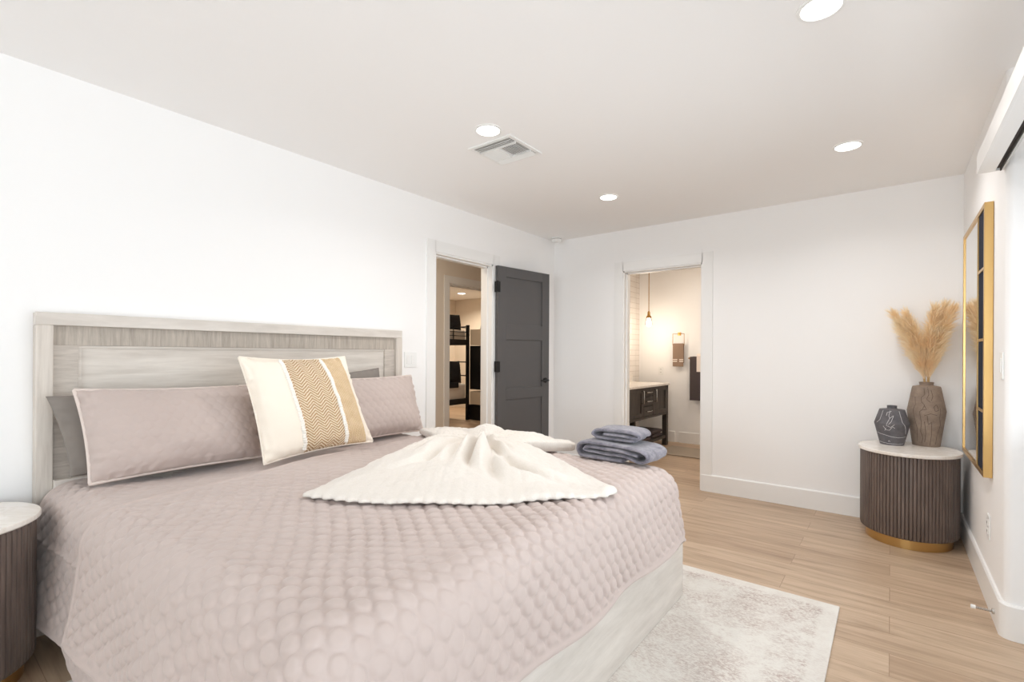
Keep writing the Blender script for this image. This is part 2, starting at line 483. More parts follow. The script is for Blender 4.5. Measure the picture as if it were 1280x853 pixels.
# right baseboard wraps the rounded wall end
bm = bmesh.new()
path = [(XR, YF, -1, 0), (XR, y0 + rr, -1, 0)]
for k in range(1, 9):
    a = R(180 + 90 * k / 8); path.append((XR + rr + rr * math.cos(a), y0 + rr + rr * math.sin(a), math.cos(a), math.sin(a)))
path.append((XD - .02, y0, 0, -1))
pr = [(0, 0), (.015, 0), (.015, .142), (.009, .15), (0, .15)]
rings = [[bm.verts.new((x + nx * a, y + ny * a, z)) for a, z in pr] for x, y, nx, ny in path]
for a, b in zip(rings, rings[1:]):
    for i in range(5): bm.faces.new((a[i], a[(i + 1) % 5], b[(i + 1) % 5], b[i]))
bm.faces.new(rings[0]); bm.faces.new(rings[-1])
tag(finish(bm, 'baseboard_right', 'trim', smooth=True, sharp=35), kind='structure')

# door trims: casing + jamb lining + stop
def casing_x(name, x, y0, y1, z1, w=.088, t=.012, side=1, jt=T):
    # opening in a wall of constant x; casing on the room side
    xa, xb = (x, x + t * side) if side > 0 else (x - t, x)
    bx = [(xa, xb, y0 - w, y0 + .004, 0, z1 + w), (xa, xb, y1 - .004, y1 + w, 0, z1 + w), (xa, xb, y0, y1, z1 - .004, z1 + w)]
    bx += [(x - jt, x + .002, y0, y0 + .018, 0, z1), (x - jt, x + .002, y1 - .018, y1, 0, z1), (x - jt, x + .002, y0, y1, z1 - .018, z1)]
    bx += [(x - jt + .03, x - .045, y0 + .018, y0 + .03, 0, z1 - .018), (x - jt + .03, x - .045, y1 - .03, y1 - .018, 0, z1 - .018), (x - jt + .03, x - .045, y0 + .018, y1 - .018, z1 - .03, z1 - .018)]
    return struct_boxes(name, bx, 'trim')
casing_x('trim_1', XL, HY0, HY1, DH)
w, t = .088, .012
struct_boxes('trim_2', [(BX0 - w, BX0 + .004, YF - t, YF, 0, DH + w), (BX1 - .004, BX1 + w, YF - t, YF, 0, DH + w), (BX0, BX1, YF - t, YF, DH - .004, DH + w),
                        (BX0, BX0 + .016, YF - .002, YF + T, 0, DH), (BX1 - .016, BX1, YF - .002, YF + T, 0, DH), (BX0, BX1, YF - .002, YF + T, DH - .016, DH),
                        (BX0 + .016, BX0 + .028, YF + .045, YF + .10, 0, DH - .016), (BX0 + .016, BX1 - .016, YF + .045, YF + .10, DH - .028, DH - .016)], 'trim')
# black strike plate on the bathroom jamb
sp = thing('strike_plate', 'small black latch strike plate on the left jamb of the bathroom doorway', 'strike plate', (BX0 + .016, YF + .075, .94))
part_boxes('plate', [(0, .002, -.016, .016, -.028, .028)], 'black', sp, .0005)

# hall, bunk room and bathroom shells
HX = -4.03
D2A, D2B = 3.97, 4.78
struct_boxes('wall_hall', [(HX - T, HX, .8, D2A, 0, H), (HX - T, HX, D2B, 7.9, 0, H), (HX - T, HX, D2A, D2B, DH, H), (HX, XL - T, .8, .93, 0, H), (HX, XL - T, 6.3, 6.43, 0, H)], 'hallwall')
casing_x('trim_3', HX, D2A, D2B, DH, w=.075)
struct_boxes('wall_bunk_room', [(-8.03, -7.9, 4.3, 8.2, 0, H), (-8.03, HX - T, 8.0, 8.13, 0, H), (-8.03, HX - T, 4.2, 4.33, 0, H)][:2] + [(-8.03, HX - T, 3.2, 3.33, 0, H), (-8.03, -7.9, 3.33, 4.3, 0, H)], 'hallwall')
BY = 6.72
struct_boxes('wall_bathroom', [(-3.1, -.55, BY, BY + T, 0, H), (-.68, -.55, YF + T, BY, 0, H)], 'wall')
struct_boxes('wall_bathroom_tiled', [(-3.02, -2.89, YF + T, BY, 0, H)], 'tile')
baseboard('baseboard_bathroom', [((-2.30, BY), (-.68, BY), (0, -1)), ((-2.89, BY), (-2.36, BY), (0, -1))])
baseboard('baseboard_hall', [((HX, .93), (HX, D2A - .075), (1, 0))])

# ------------------------------------------------------------------ charcoal door standing open
hinge = Vector((-2.888, 3.448, 0)); dirv = Vector((-2.79 + 2.888, 4.15 - 3.448, 0)); ang = math.atan2(dirv.y, dirv.x)
dr = bpy.data.objects.new('door_1', None); COL.objects.link(dr); dr.location = hinge; dr.rotation_euler = (0, 0, ang)
tag(dr, 'charcoal grey three-panel shaker door standing open beside the hall doorway', kind='structure')
DWd, DT = .71, .035   # local x along leaf, leaf occupies y from -DT to 0 (room side = -y)
st = .105
leafz = [.02, .25, .78, .885, 1.345, 1.49, 1.93, 2.025]
bx = [(0, st, -DT, 0, .02, 2.025), (DWd - st, DWd, -DT, 0, .02, 2.025)]
bx += [(st, DWd - st, -DT, 0, .02, .25), (st, DWd - st, -DT, 0, .78, .885), (st, DWd - st, -DT, 0, 1.345, 1.49), (st, DWd - st, -DT, 0, 1.93, 2.025)]
part_boxes('leaf_frame', bx, 'door', dr, .0015)
for z0, z1 in ((.25, .78), (.885, 1.345), (1.49, 1.93)):
    part_boxes('recessed_panel', [(st - .004, DWd - st + .004, -DT + .011, -.011, z0 - .004, z1 + .004)], 'door', dr, 0)
for z in (1.83, 1.09, .25):
    bm = bmesh.new(); box(bm, -.010, .0, -.045, .0, z - .05, z + .05, .001)
    box(bm, -.030, -.002, -.050, -.045, z - .05, z + .05, .001); box(bm, 0, .028, -DT - .0025, -DT, z - .05, z + .05, .0008)
    tube(bm, [(-.004, -.043, z - .052), (-.004, -.043, z + .052)], .006, 10)
    finish(bm, 'hinge', 'black', dr)
bm = bmesh.new(); hx = DWd - .06
for sgn in (-1, 1):
    yb = -DT if sgn < 0 else 0
    tube(bm, [(hx, yb, .945), (hx, yb + sgn * .008, .945)], .027, 24)
    tube(bm, [(hx, yb, .945), (hx, yb + sgn * .045, .945)], .010, 12)
    tube(bm, [(hx + .006, yb + sgn * .043, .945), (hx - .04, yb + sgn * .046, .945), (hx - .10, yb + sgn * .043, .944)], [.009, .008, .007], 10)
finish(bm, 'lever_handle', 'black', dr, True, sharp=40)

# ------------------------------------------------------------------ bed
bed = thing('bed', 'pale greige wood platform bed with tall panelled headboard against the left wall', 'bed', (-1.85, 1.40, 0))
def P(o, r):  # make child geometry given in world coordinates local to r
    o.location = -r.location; return o
hbY0, hbY1, hbZ = .377, 2.316, 1.374
hx0, hx1 = XL + .004, -2.83
def hbframe(dy):
    bm = bmesh.new(); fw = .055
    box(bm, hx0, hx1, hbY0 + dy, hbY0 + dy + fw, .0005, hbZ - fw, .003)
    return finish(bm, 'headboard_post', 'greywood_v', bed)
for dy in (0, hbY1 - hbY0 - .055): P(hbframe(dy), bed)
P(part_boxes('headboard_top_rail', [(hx0, hx1, hbY0, hbY1, hbZ - .055, hbZ)], 'greywood_rail', bed, .003), bed)
hb = P(part_boxes('headboard_panel', [(hx0, hx1 - .036, hbY0 + .05, hbY1 - .05, .30, hbZ - .05)], 'greywood', bed, 0), bed)
bm = bmesh.new(); iy0, iy1, iz = hbY0 + .055, hbY1 - .055, hbZ - .055; bw = .085
box(bm, hx1 - .036, hx1 - .022, iy0, iy0 + bw, .35, iz - bw, .001); finish(bm, 'inner_band_upright', 'greywood_band_v', hb)
bm = bmesh.new(); box(bm, hx1 - .036, hx1 - .022, iy1 - bw, iy1, .35, iz - bw, .001); finish(bm, 'inner_band_upright', 'greywood_band_v', hb)
bm = bmesh.new(); box(bm, hx1 - .036, hx1 - .022, iy0, iy1, iz - bw, iz, .001)
finish(bm, 'inner_band_top', 'greywood_band', hb)
bm = bmesh.new()
box(bm, hx1 - .036, hx1 - .028, iy0 + bw, iy1 - bw, iz - bw - .012, iz - bw, .001); box(bm, hx1 - .036, hx1 - .028, iy0 + bw, iy0 + bw + .012, .4, iz - bw - .012, .001)
for z in (1.10, .97):  # plank joints proud of the panel
    box(bm, hx1 - .036, hx1 - .0345, iy0 + bw + .012, iy1 - bw - .012, z - .115, z - .002, .0005)
finish(bm, 'panel_bead', 'greywood', hb)
P(part_boxes('headboard_lower_rail', [(hx1 - .005, hx1 + .028, hbY0 + .055, hbY1 - .055, .30, .655)], 'greywood_rail', bed, .003), bed)
FX = -.811
P(part_boxes('foot_rail', [(FX - .03, FX, .50, 2.43, .0105, .345)], 'greywood_rail', bed, .003), bed)
for y in (.50, 2.38):
    P(part_boxes('side_rail', [(hx1 + .0, FX - .03, y, y + .03, .0105, .345)], 'greywood_rail', bed, .003), bed)
P(part_boxes('slat_deck', [(hx1 + .03, FX - .03, .53, 2.38, .27, .30)], 'greywood', bed, 0), bed)
mt = thing('mattress', 'deep mattress under the mauve quilts on the platform bed', 'mattress', (-1.83, 1.41, .30))
ZT = .650
yn = lambda x: .42 + .085 * (x + 2.8) / 2.0
yf = lambda x: 2.33 + .085 * (x + 2.8) / 2.0
bm = bmesh.new()
box(bm, -2.795, FX - .08, .53, 2.29, .302, ZT - .022, .06, 5)
P(finish(bm, 'mattress_body', 'frosted', mt, True, sharp=60), mt).location = Vector((1.83, -1.41, -.30))

def drape(name, x_head, x_foot, ov_foot, ov_near, ov_far, z0, r, mat, parent, amp, step=.008, seed=1, flare=.14, head_skew=0.0, out=0.0, thick=.006, seam=None, rough=0):
    """cloth laid over the mattress: flat on top, rounded over the foot, near and far edges"""
    xf = FX + .015 - r                 # flat area ends here
    q = PI * r / 2
    smax = xf + q + ov_foot - r if ov_foot is not None else x_foot
    Ln = q + ov_near - r; Lf = q + ov_far - r
    tn, tf = -1.5, 1.5
    t0 = -(.9725 + out - r + Ln); t1 = (.9725 + out - r + Lf)
    ns = int((smax - x_head) / step) + 2; nt = int((t1 - t0) / step) + 2
    k01 = np.linspace(0, 1, ns)[:, None] * np.ones((1, nt)); t = np.linspace(t0, t1, nt)[None, :] * np.ones((ns, 1))
    head = x_head + head_skew * (-(np.clip(t, -.96, .96) + .96) / 1.92)
    s = head + (smax - head) * k01
    ccen = 1.3325 + .10 * (np.minimum(s, FX) + 2.8) / 2.0
    hw = .9725 + out - r
    ox = np.maximum(s - xf, 0) if ov_foot is not None else np.zeros_like(s)
    oy = np.maximum(np.abs(t) - hw, 0); sy = np.sign(t)
    o = np.hypot(ox, oy) + 1e-9; cx, cy = ox / o, oy / o
    a = np.minimum(o / r, PI / 2); ex = np.maximum(o - q, 0)
    phi = np.arctan2(oy, ox)
    corner = np.sin(2 * phi) * ((ox > 0) & (oy > 0))
    fl = flare * np.ones_like(s)
    fold = .16 * corner * np.sin(phi * 6.0 + .9) * ex
    along = np.where(oy > ox, s, t)
    wav = (.012 * np.sin(along * 9.5 + seed) + .010 * vnoise(s, t, seed + 3, 2.6)) * np.clip(ex / .25, 0, 1)
    Hh = r * np.sin(a) + fl * ex + fold + wav
    X = np.minimum(s, xf) + cx * Hh
    Y = ccen + sy * np.minimum(np.abs(t), hw) + sy * cy * Hh
    Z = z0 - r * (1 - np.cos(a)) - ex * (1 - .5 * flare ** 2)
    Z += .006 * vnoise(s, t, seed, 2.2) + .0022 * vnoise(s, t, seed + 9, 9)
    # sag at the rounded borders
    G = np.stack([X, Y, Z], -1)
    ds = np.gradient(G, axis=0); dt = np.gradient(G, axis=1); N = np.cross(ds, dt)
    N /= np.linalg.norm(N, axis=-1, keepdims=True) + 1e-9
    N[N[..., 2] < -.2] *= -1
    wx = .010 * vnoise(s, t, 40, 3.0); wy = .010 * vnoise(s, t, 41, 3.0)
    hgt = amp * (cells(t + wx, s + wy) - .5) * (.75 + .25 * vnoise(s, t, 42, 4)) * np.where(np.abs(t) > hw, 1.0, np.clip(.42 + (s + 2.0) * .75, .36, 1))
    if seam: hgt += .006 * np.exp(-((t + seam) / .007) ** 2) * (1 + .4 * np.sin(s * 90))
    # plain stitched border
    eb = np.minimum(np.minimum(t - t0, t1 - t), np.minimum(s - head, smax - s))
    hgt *= np.clip((eb - .02) / .015, 0, 1)
    hgt += .005 * np.exp(-((eb - .007) / .007) ** 2)
    # puckers
    hgt += .0012 * vnoise(s, t, seed + 20, 28)
    G = G + N * hgt[..., None]
    inner = G - N * thick
    V = np.concatenate([G.reshape(-1, 3), inner.reshape(-1, 3)])
    idx = np.arange(ns * nt).reshape(ns, nt); n0 = ns * nt
    F = np.stack([idx[:-1, :-1], idx[1:, :-1], idx[1:, 1:], idx[:-1, 1:]], -1).reshape(-1, 4)
    F2 = F[:, ::-1] + n0
    rim = np.concatenate([idx[0, :], idx[1:, -1], idx[-1, -2::-1], idx[-2:0:-1, 0]])
    rn = np.roll(rim, -1)
    F3 = np.stack([rn, rim, rim + n0, rn + n0], -1)
    return mesh_np(name, V, np.concatenate([F, F2, F3]), mat, parent)
lower = drape('quilted_blanket', -2.80, -1.9, None, .50, .18, ZT - .008, .11, 'quilt', None, .0080, step=.005, seed=2, flare=.125, out=-.026, seam=1.10)
tag(lower, 'mauve quilted underblanket showing as a strip between the pillows and the main quilt', 'blanket')
upper = drape('quilt', -2.13, None, .33, .42, .24, ZT + .010, .12, 'quilt', None, .0120, step=.0040, seed=2, flare=.16, head_skew=.36, thick=.017)
tag(upper, 'large mauve quilt with puffy rounded stitching spread over the bed', 'quilt')

# ------------------------------------------------------------------ pillows
def pillow(name, corners, T_, mat, parent=None, nu=70, nv=50, pinch=.035, seed=0, quilt=0, wr=.004, back=None, uvs=False, p=2.6, sag=0, W=.7, Hh=.42):
    """corners: bottom-left, bottom-right, top-left, top-right (world). thickness T_ towards the camera side"""
    B0, B1, T0, T1 = [np.array(c, float) for c in corners]
    u = np.linspace(-1, 1, nu)[:, None] * np.ones((1, nv)); v = np.linspace(-1, 1, nv)[None, :] * np.ones((nu, 1))
    # concave edges: sides pulled in at mid
    uu = u * (1 - pinch * (1 - v ** 2) * np.abs(u) ** 3); vv = v * (1 - pinch * 1.3 * (1 - u ** 2) * np.abs(v) ** 3)
    a = ((uu + 1) / 2)[..., None]; b = ((vv + 1) / 2)[..., None]
    S = (B0 * (1 - a) + B1 * a) * (1 - b) + (T0 * (1 - a) + T1 * a) * b
    n = np.cross(B1 - B0, T0 - B0); n /= np.linalg.norm(n)
    if n[0] < 0: n = -n
    th = ((1 - np.abs(u) ** p) * (1 - np.abs(v) ** p)) ** .55
    th = th * (1 + .10 * (-v))              # heavier at the bottom
    w1 = vnoise(u, v, seed, 2.2) * .05 + vnoise(u, v, seed + 1, 5) * .025
    edge = np.clip(1 - np.minimum(1 - np.abs(u), 1 - np.abs(v)) / .18, 0, 1)
    puck = edge * wr * (np.sin(u * 34 + vnoise(u, v, seed + 4, 3) * 2) + np.sin(v * 22 + vnoise(u, v, seed + 5, 3) * 2)) * (th > .05)
    qh = quilt * (cells(u * W / 2, v * Hh / 2, .05) - .3) * np.clip(th * 2, 0, 1) if quilt else 0
    f = S + n * (T_ * .5 * th * (1 + w1) + puck + qh)[..., None]
    k = S - n * (T_ * .5 * th * (1 + w1))[..., None]
    N0 = nu * nv; idx = np.arange(N0).reshape(nu, nv)
    F = np.stack([idx[:-1, :-1], idx[1:, :-1], idx[1:, 1:], idx[:-1, 1:]], -1).reshape(-1, 4)
    V = np.concatenate([f.reshape(-1, 3), k.reshape(-1, 3)])
    Fb = F[:, ::-1] + N0
    rim = np.concatenate([idx[:, 0], idx[-1, 1:], idx[-2::-1, -1], idx[0, -2:0:-1]]); rn = np.roll(rim, -1)
    V[rim] += n * .0015; V[rim + N0] -= n * .0015
    F3 = np.stack([rn, rim, rim + N0, rn + N0], -1)
    UV = np.stack([(u + 1) / 2, (v + 1) / 2], -1).reshape(-1, 2); UV = np.concatenate([UV, UV])
    o = mesh_np(name, V, np.concatenate([F, Fb, F3]), mat, parent, uv=UV)
    o['_tmp'] = 1; del o['_tmp']
    edgepts = S.reshape(-1, 3)[rim]
    return o, edgepts, S, n, th, f

def make_pillow(kindname, label, corners, T_, mat, group=None, **kw):
    c = np.mean([np.array(x) for x in corners], axis=0); base = (float(c[0]), float(c[1]), float(min(x[2] for x in corners)))
    t = thing(kindname, label, 'pillow' if kindname != 'throw_cushion' else 'cushion', base, 0, group)
    cs = [tuple(np.array(x) - np.array(base)) for x in corners]
    o, e, S, n, th, f = pillow('pillow_cover' if kindname != 'throw_cushion' else 'cushion_cover', cs, T_, mat, t, **kw)
    return t, o, e, S, n, f
PB = ZT + .018
# grey pillows standing behind
make_pillow('grey_pillow', 'plain grey pillow wedged behind the left mauve sham, against the headboard', [(-2.715, .47, PB + .01), (-2.705, 1.20, PB + .01), (-2.775, .40, 1.018), (-2.755, 1.15, 1.035)], .085, 'linen_grey', seed=3, wr=.003, p=3)
make_pillow('grey_pillow', 'plain grey pillow behind the right mauve sham, its top edge showing', [(-2.715, 1.50, PB + .01), (-2.705, 2.10, PB + .01), (-2.765, 1.46, 1.06), (-2.765, 2.06, 1.108)], .085, 'linen_grey', seed=8, wr=.003, p=3)
M['pipe'] = plain('pale_mauve_piping', srgb(218, 204, 196), .85)
def piping(e, parent, mat='pipe', r=.007):
    bm = bmesh.new(); pts = [tuple(x) for x in e[::2]]
    tube(bm, pts, r, 8, closed=True); return finish(bm, 'piping', mat, parent, True)
for lab, cs, sd in (('mauve quilted sham pillow on the left half of the bed', [(-2.555, .50, PB), (-2.565, 1.20, PB), (-2.70, .475, 1.045), (-2.70, 1.185, 1.030)], 21),
                    ('mauve quilted sham pillow on the right half of the bed', [(-2.575, 1.63, PB), (-2.60, 2.315, PB), (-2.70, 1.62, 1.045), (-2.705, 2.290, 1.050)], 33)):
    t_, o_, e_, S_, n_, f_ = make_pillow('sham_pillow', lab, cs, .185, 'quilt', 'mauve quilted shams', seed=sd, quilt=.0022, nu=170, nv=120, wr=.006)
    piping(e_, t_)
cs = [(-2.355, 1.10, PB + .004), (-2.345, 1.71, PB + .03), (-2.51, 1.045, 1.185), (-2.52, 1.635, 1.185)]
t_, o_, e_, S_, n_, f_ = make_pillow('throw_cushion', 'square cream throw cushion with woven tan zigzag and stripe bands', cs, .17, 'cushion', seed=5, nu=110, nv=100, pinch=.055, wr=.005)
piping(e_, t_, 'cream', .005)
for ub in (.32, .705):   # tufted cords between the bands
    i = int(ub * 109); bm = bmesh.new(); line = f_[i, 3:-3]
    pts = []; rad = []
    m = 150
    for k in range(m):
        q = k / (m - 1) * (len(line) - 1); a = int(q); b = min(a + 1, len(line) - 1); fr = q - a
        pts.append(tuple(line[a] * (1 - fr) + line[b] * fr + n_ * .002 + np.array([0, .0035 * math.sin(k * 2.1), 0]))); rad.append(.006 + .0045 * abs(math.sin(k * .85)))
    tube(bm, pts, rad, 8); finish(bm, 'tufted_cord', 'trimcord', t_, True)

# ------------------------------------------------------------------ cream blanket arranged in a fan
def fan_blanket():
    Wp = np.array([-1.83, 2.10])
    poly = np.array([(-2.09, 1.985), (-2.06, 1.80), (-1.98, 1.56), (-1.86, 1.25), (-1.735, .955), (-1.70, .945), (-1.545, 1.01), (-1.42, 1.085), (-1.236, 1.222), (-1.07, 1.376),
                     (-.925, 1.56), (-.83, 1.685), (-.84, 1.76), (-.93, 1.81), (-1.07, 1.885), (-1.33, 2.01), (-1.56, 2.10), (-1.50, 2.20), (-1.385, 2.33), (-1.40, 2.38), (-1.55, 2.40),
                     (-1.80, 2.41), (-2.15, 2.40), (-2.42, 2.36), (-2.52, 2.235), (-2.50, 2.19), (-2.30, 2.09)])
    NP, NR = 900, 90
    ph = np.linspace(0, 2 * PI, NP, endpoint=False); D = np.stack([np.cos(ph), np.sin(ph)], -1)
    Rr = np.zeros(NP)
    for i in range(len(poly)):
        A, B = poly[i] - Wp, poly[(i + 1) % len(poly)] - Wp; E = B - A
        den = D[:, 0] * E[1] - D[:, 1] * E[0]
        tt = (A[0] * E[1] - A[1] * E[0]) / den; ss = (A[0] * D[:, 1] - A[1] * D[:, 0]) / den
        ok = (tt > 0) & (ss >= 0) & (ss <= 1); Rr = np.where(ok, np.maximum(Rr, tt), Rr)
    k = np.array([1, 2, 3, 2, 1.]); k /= k.sum(); Rr = np.convolve(np.r_[Rr[-2:], Rr, Rr[:2]], k, 'valid')
    rho = np.linspace(0, 1, NR)[:, None] ** .9
    chord = np.array([.765, .644])
    r = rho * Rr[None, :]
    X = Wp[0] + r * D[None, :, 0]; Y = Wp[1] + r * D[None, :, 1]
    qd = X * chord[0] + Y * chord[1]
    # edge scallops
    sc = 1 + .006 * np.cos(2 * PI * qd / .047) * np.clip((rho - .9) / .1, 0, 1)
    X = Wp[0] + r * sc * D[None, :, 0]; Y = Wp[1] + r * sc * D[None, :, 1]
    a = ph[None, :]
    down = np.clip(-(np.sin(a) * .83 + -np.cos(a) * .55) , 0, 1)          # direction of the big fan
    lowmask = 1 / (1 + np.exp(-(np.cos(a - R(-56)) - .15) * 9))
    w = a + .16 * np.sin(3 * a + 1) + .22 * rho * np.sin(4 * a + .6) + .10 * np.sin(rho * 5 + a * 2)
    crease = lambda q, p_: np.abs(np.cos(q)) ** p_
    Z = PB + .010 + .026 * np.exp(-(r / .12) ** 2)
    ad = (np.degrees(a) + 180) % 360 - 180
    env = np.exp(-((r - .28) / .38) ** 2) * np.clip(r / .09, 0, 1)
    Z = Z + lowmask * .050 * env * (1 - .55 * np.clip((-ad - 95) / 50, 0, 1))
    for pa, pb, dep, wd, re in ((-61, -50, .054, .016, .66), (-50, -41, .058, .017, .84), (-43, -30, .056, .018, .92), (-72, -66, .034, .020, .55), (-84, -79, .036, .020, .62), (-97, -93, .030, .022, .55),
                                (-110, -103, .032, .020, .60), (-125, -117, .030, .022, .50), (-140, -140, .028, .02, .40), (-30, -26, .022, .016, .60), (-55, -58, .024, .012, .45), (-77, -86, .018, .012, .8), (-36, -38, .018, .012, .7)):
        pc = pa + (pb - pa) * (r - .08) / .7 + 4 * np.sin(r * 6 + pa); dd = r * np.radians(np.abs(ad - pc)); wr_ = wd * (.6 + r * 1.4)
        Z = Z - dep * np.exp(-(dd / wr_) ** 2) * np.clip(r / .09, 0, 1) * np.clip((re + .12 - r) / .3, 0, 1) * (.25 + .75 * env)
        Z = Z + .35 * dep * np.exp(-((dd - 2.2 * wr_) / (1.3 * wr_)) ** 2) * np.clip(r / .09, 0, 1) * np.clip((re - r) / .25, 0, 1)
    f3 = crease(w * 5 + .5, .7)
    Z = Z + (1 - lowmask) * (.030 * f3 * np.exp(-((r - .22) / .30) ** 2) * np.clip(r / .08, 0, 1) + .016)
    Z = Z + .016 * vnoise(X, Y, 4, 6) * np.clip(1.3 - rho, 0, 1) + .010 * (1 - rho ** 8)
    # chenille ribs
    Z = np.maximum(Z, PB + .008)
    Z = Z + .0024 * np.abs(np.cos(PI * qd / .047)) * (.4 + .6 * rho) + .0012 * vnoise(X, Y, 6, 90)
    edge = np.clip((rho - .975) / .025, 0, 1); Z = Z - .006 * edge ** 2
    # knotted bunch at the far tip
    Z = Z + .018 * np.exp(-((X + .87) ** 2 + (Y - 1.72) ** 2) / .0016)
    Z = Z + .030 * np.exp(-((X + 2.02) ** 2 / .012 + (Y - 2.33) ** 2 / .006)) + .012 * np.exp(-((X + 1.45) ** 2 / .004 + (Y - 2.35) ** 2 / .004))
    V = np.stack([X, Y, Z], -1).reshape(-1, 3)
    idx = np.arange(NR * NP).reshape(NR, NP); nx = np.roll(idx, -1, axis=1)
    F = np.stack([idx[:-1], idx[1:], nx[1:], nx[:-1]], -1).reshape(-1, 4)
    # underside
    Vb = V.copy(); Vb[:, 2] = np.minimum(Vb[:, 2] - .006, PB + .004) 
    n0 = len(V); Fb = F[:, ::-1] + n0
    rim = idx[-1]; rn = np.roll(rim, -1); F3 = np.stack([rim, rim + n0, rn + n0, rn], -1)
    o = mesh_np('throw_blanket', np.concatenate([V, Vb]), np.concatenate([F, Fb, F3]), 'chenille')
    tag(o, 'cream ribbed chenille throw gathered and fanned out in the middle of the bed', 'blanket')
fan_blanket()

# ------------------------------------------------------------------ folded towels
def ribbon(name, path, th, y0, y1, mat, parent, seed=0, sub=8):
    # smooth path (Catmull-Rom) in x,z ; extruded along y with rounded selvedge
    P_ = [np.array(p, float) for p in path]; pts = []
    for i in range(len(P_) - 1):
        p0, p1, p2, p3 = P_[max(i - 1, 0)], P_[i], P_[i + 1], P_[min(i + 2, len(P_) - 1)]
        for k in range(sub):
            t = k / sub; pts.append(.5 * ((2 * p1) + (-p0 + p2) * t + (2 * p0 - 5 * p1 + 4 * p2 - p3) * t * t + (-p0 + 3 * p1 - 3 * p2 + p3) * t ** 3))
    pts.append(P_[-1]); pts = np.array(pts); n = len(pts)
    d = np.gradient(pts, axis=0); d /= np.linalg.norm(d, axis=1, keepdims=True) + 1e-9; nn = np.stack([-d[:, 1], d[:, 0]], -1)
    ny = 14; m = 10  # cross-section: superellipse-ish loop in (y, offset)
    loop = []
    for k in range(ny + 1): loop.append((y0 + (y1 - y0) * k / ny, 1))
    for k in range(ny + 1): loop.append((y1 - (y1 - y0) * k / ny, -1))
    V = []
    L = len(loop)
    for i in range(n):
        for j, (y, s) in enumerate(loop):
            e = min(y - y0, y1 - y); f = th / 2 * min(1, .35 + math.sqrt(max(e, 0) / .012) * .65) if e < .012 else th / 2
            wob = .0035 * float(vnoise(np.array(i * .12), np.array(y * 14), seed, 1.0)) ; jit = .004 * math.sin(i * .21 + seed)
            x = pts[i, 0] + nn[i, 0] * (s * f) ; z = pts[i, 1] + nn[i, 1] * (s * f + wob * (1 if s > 0 else .3))
            V.append((x, y + (jit if y < (y0 + y1) / 2 else -jit), max(z, .001)))
    F = []
    for i in range(n - 1):
        for j in range(L):
            k = (j + 1) % L; F.append((i * L + j, i * L + k, (i + 1) * L + k, (i + 1) * L + j))
    F.append(tuple(range(L))[::-1]); F.append(tuple((n - 1) * L + j for j in range(L)))
    return mesh_np(name, V, F, mat, parent)
TB = PB - .001
tw = thing('folded_towel', 'larger folded slate-blue plush towel, lower one of the pair on the bed', 'towel', (-1.315, 2.235, TB), R(-3), 'folded plush towels on the bed')
ribbon('towel_body', [(.27, .011), (.15, .011), (.045, .011), (.014, .022), (.008, .044), (.020, .070), (.06, .080), (.18, .080), (.30, .076), (.365, .070), (.398, .050), (.392, .024), (.365, .013), (.335, .020), (.28, .034),
                       (.16, .031), (.075, .033), (.050, .045), (.075, .057), (.16, .056), (.26, .056), (.325, .050), (.350, .042)], .0175, 0, .235, 'terry', tw, 2)
tw = thing('folded_towel', 'smaller folded slate-blue plush towel, upper one of the pair on the bed', 'towel', (-1.245, 2.27, TB + .094), R(4), 'folded plush towels on the bed')
ribbon('towel_body', [(.235, .010), (.14, .010), (.05, .011), (.018, .020), (.010, .034), (.030, .048), (.09, .052), (.18, .051), (.235, .045), (.258, .030), (.235, .024), (.16, .030), (.07, .030)], .0165, 0, .19, 'terry', tw, 5)

# ------------------------------------------------------------------ fluted drum nightstands
def nightstand(loc, label, a=.27, b=.29):
    t = thing('nightstand', label, 'nightstand', loc, 0)
    NF = 84; n = NF * 6
    def mod(k):
        ph = (k % 6) / 6.0
        return 1 - (.026 if k % 6 == 0 else 0) + .004 * math.sin(PI * ph)
    bm = bmesh.new(); lathe(bm, [(.955, .062), (.99, .070), (1, .085), (1, .565), (.985, .578)], n, sx=a - .014, sy=b - .014, mod=mod)
    finish(bm, 'fluted_drum', 'darkwood', t, True, sharp=28)
    bm = bmesh.new(); lathe(bm, [(.985, .5785), (1, .583), (1, .596), (.99, .600)], 128, sx=a, sy=b)
    finish(bm, 'marble_top', 'marble', t, True, sharp=35)
    bm = bmesh.new(); lathe(bm, [(1, 0), (1, .063)], 96, sx=a - .045, sy=b - .045)
    finish(bm, 'brass_plinth', 'gold', t, True, sharp=35)
    return t
nightstand((.092, 4.15, 0), 'fluted dark drum side table with marble top in the far right corner')
nightstand((-2.618, .085, 0), 'fluted dark drum nightstand with marble top beside the head of the bed', a=.27, b=.28)

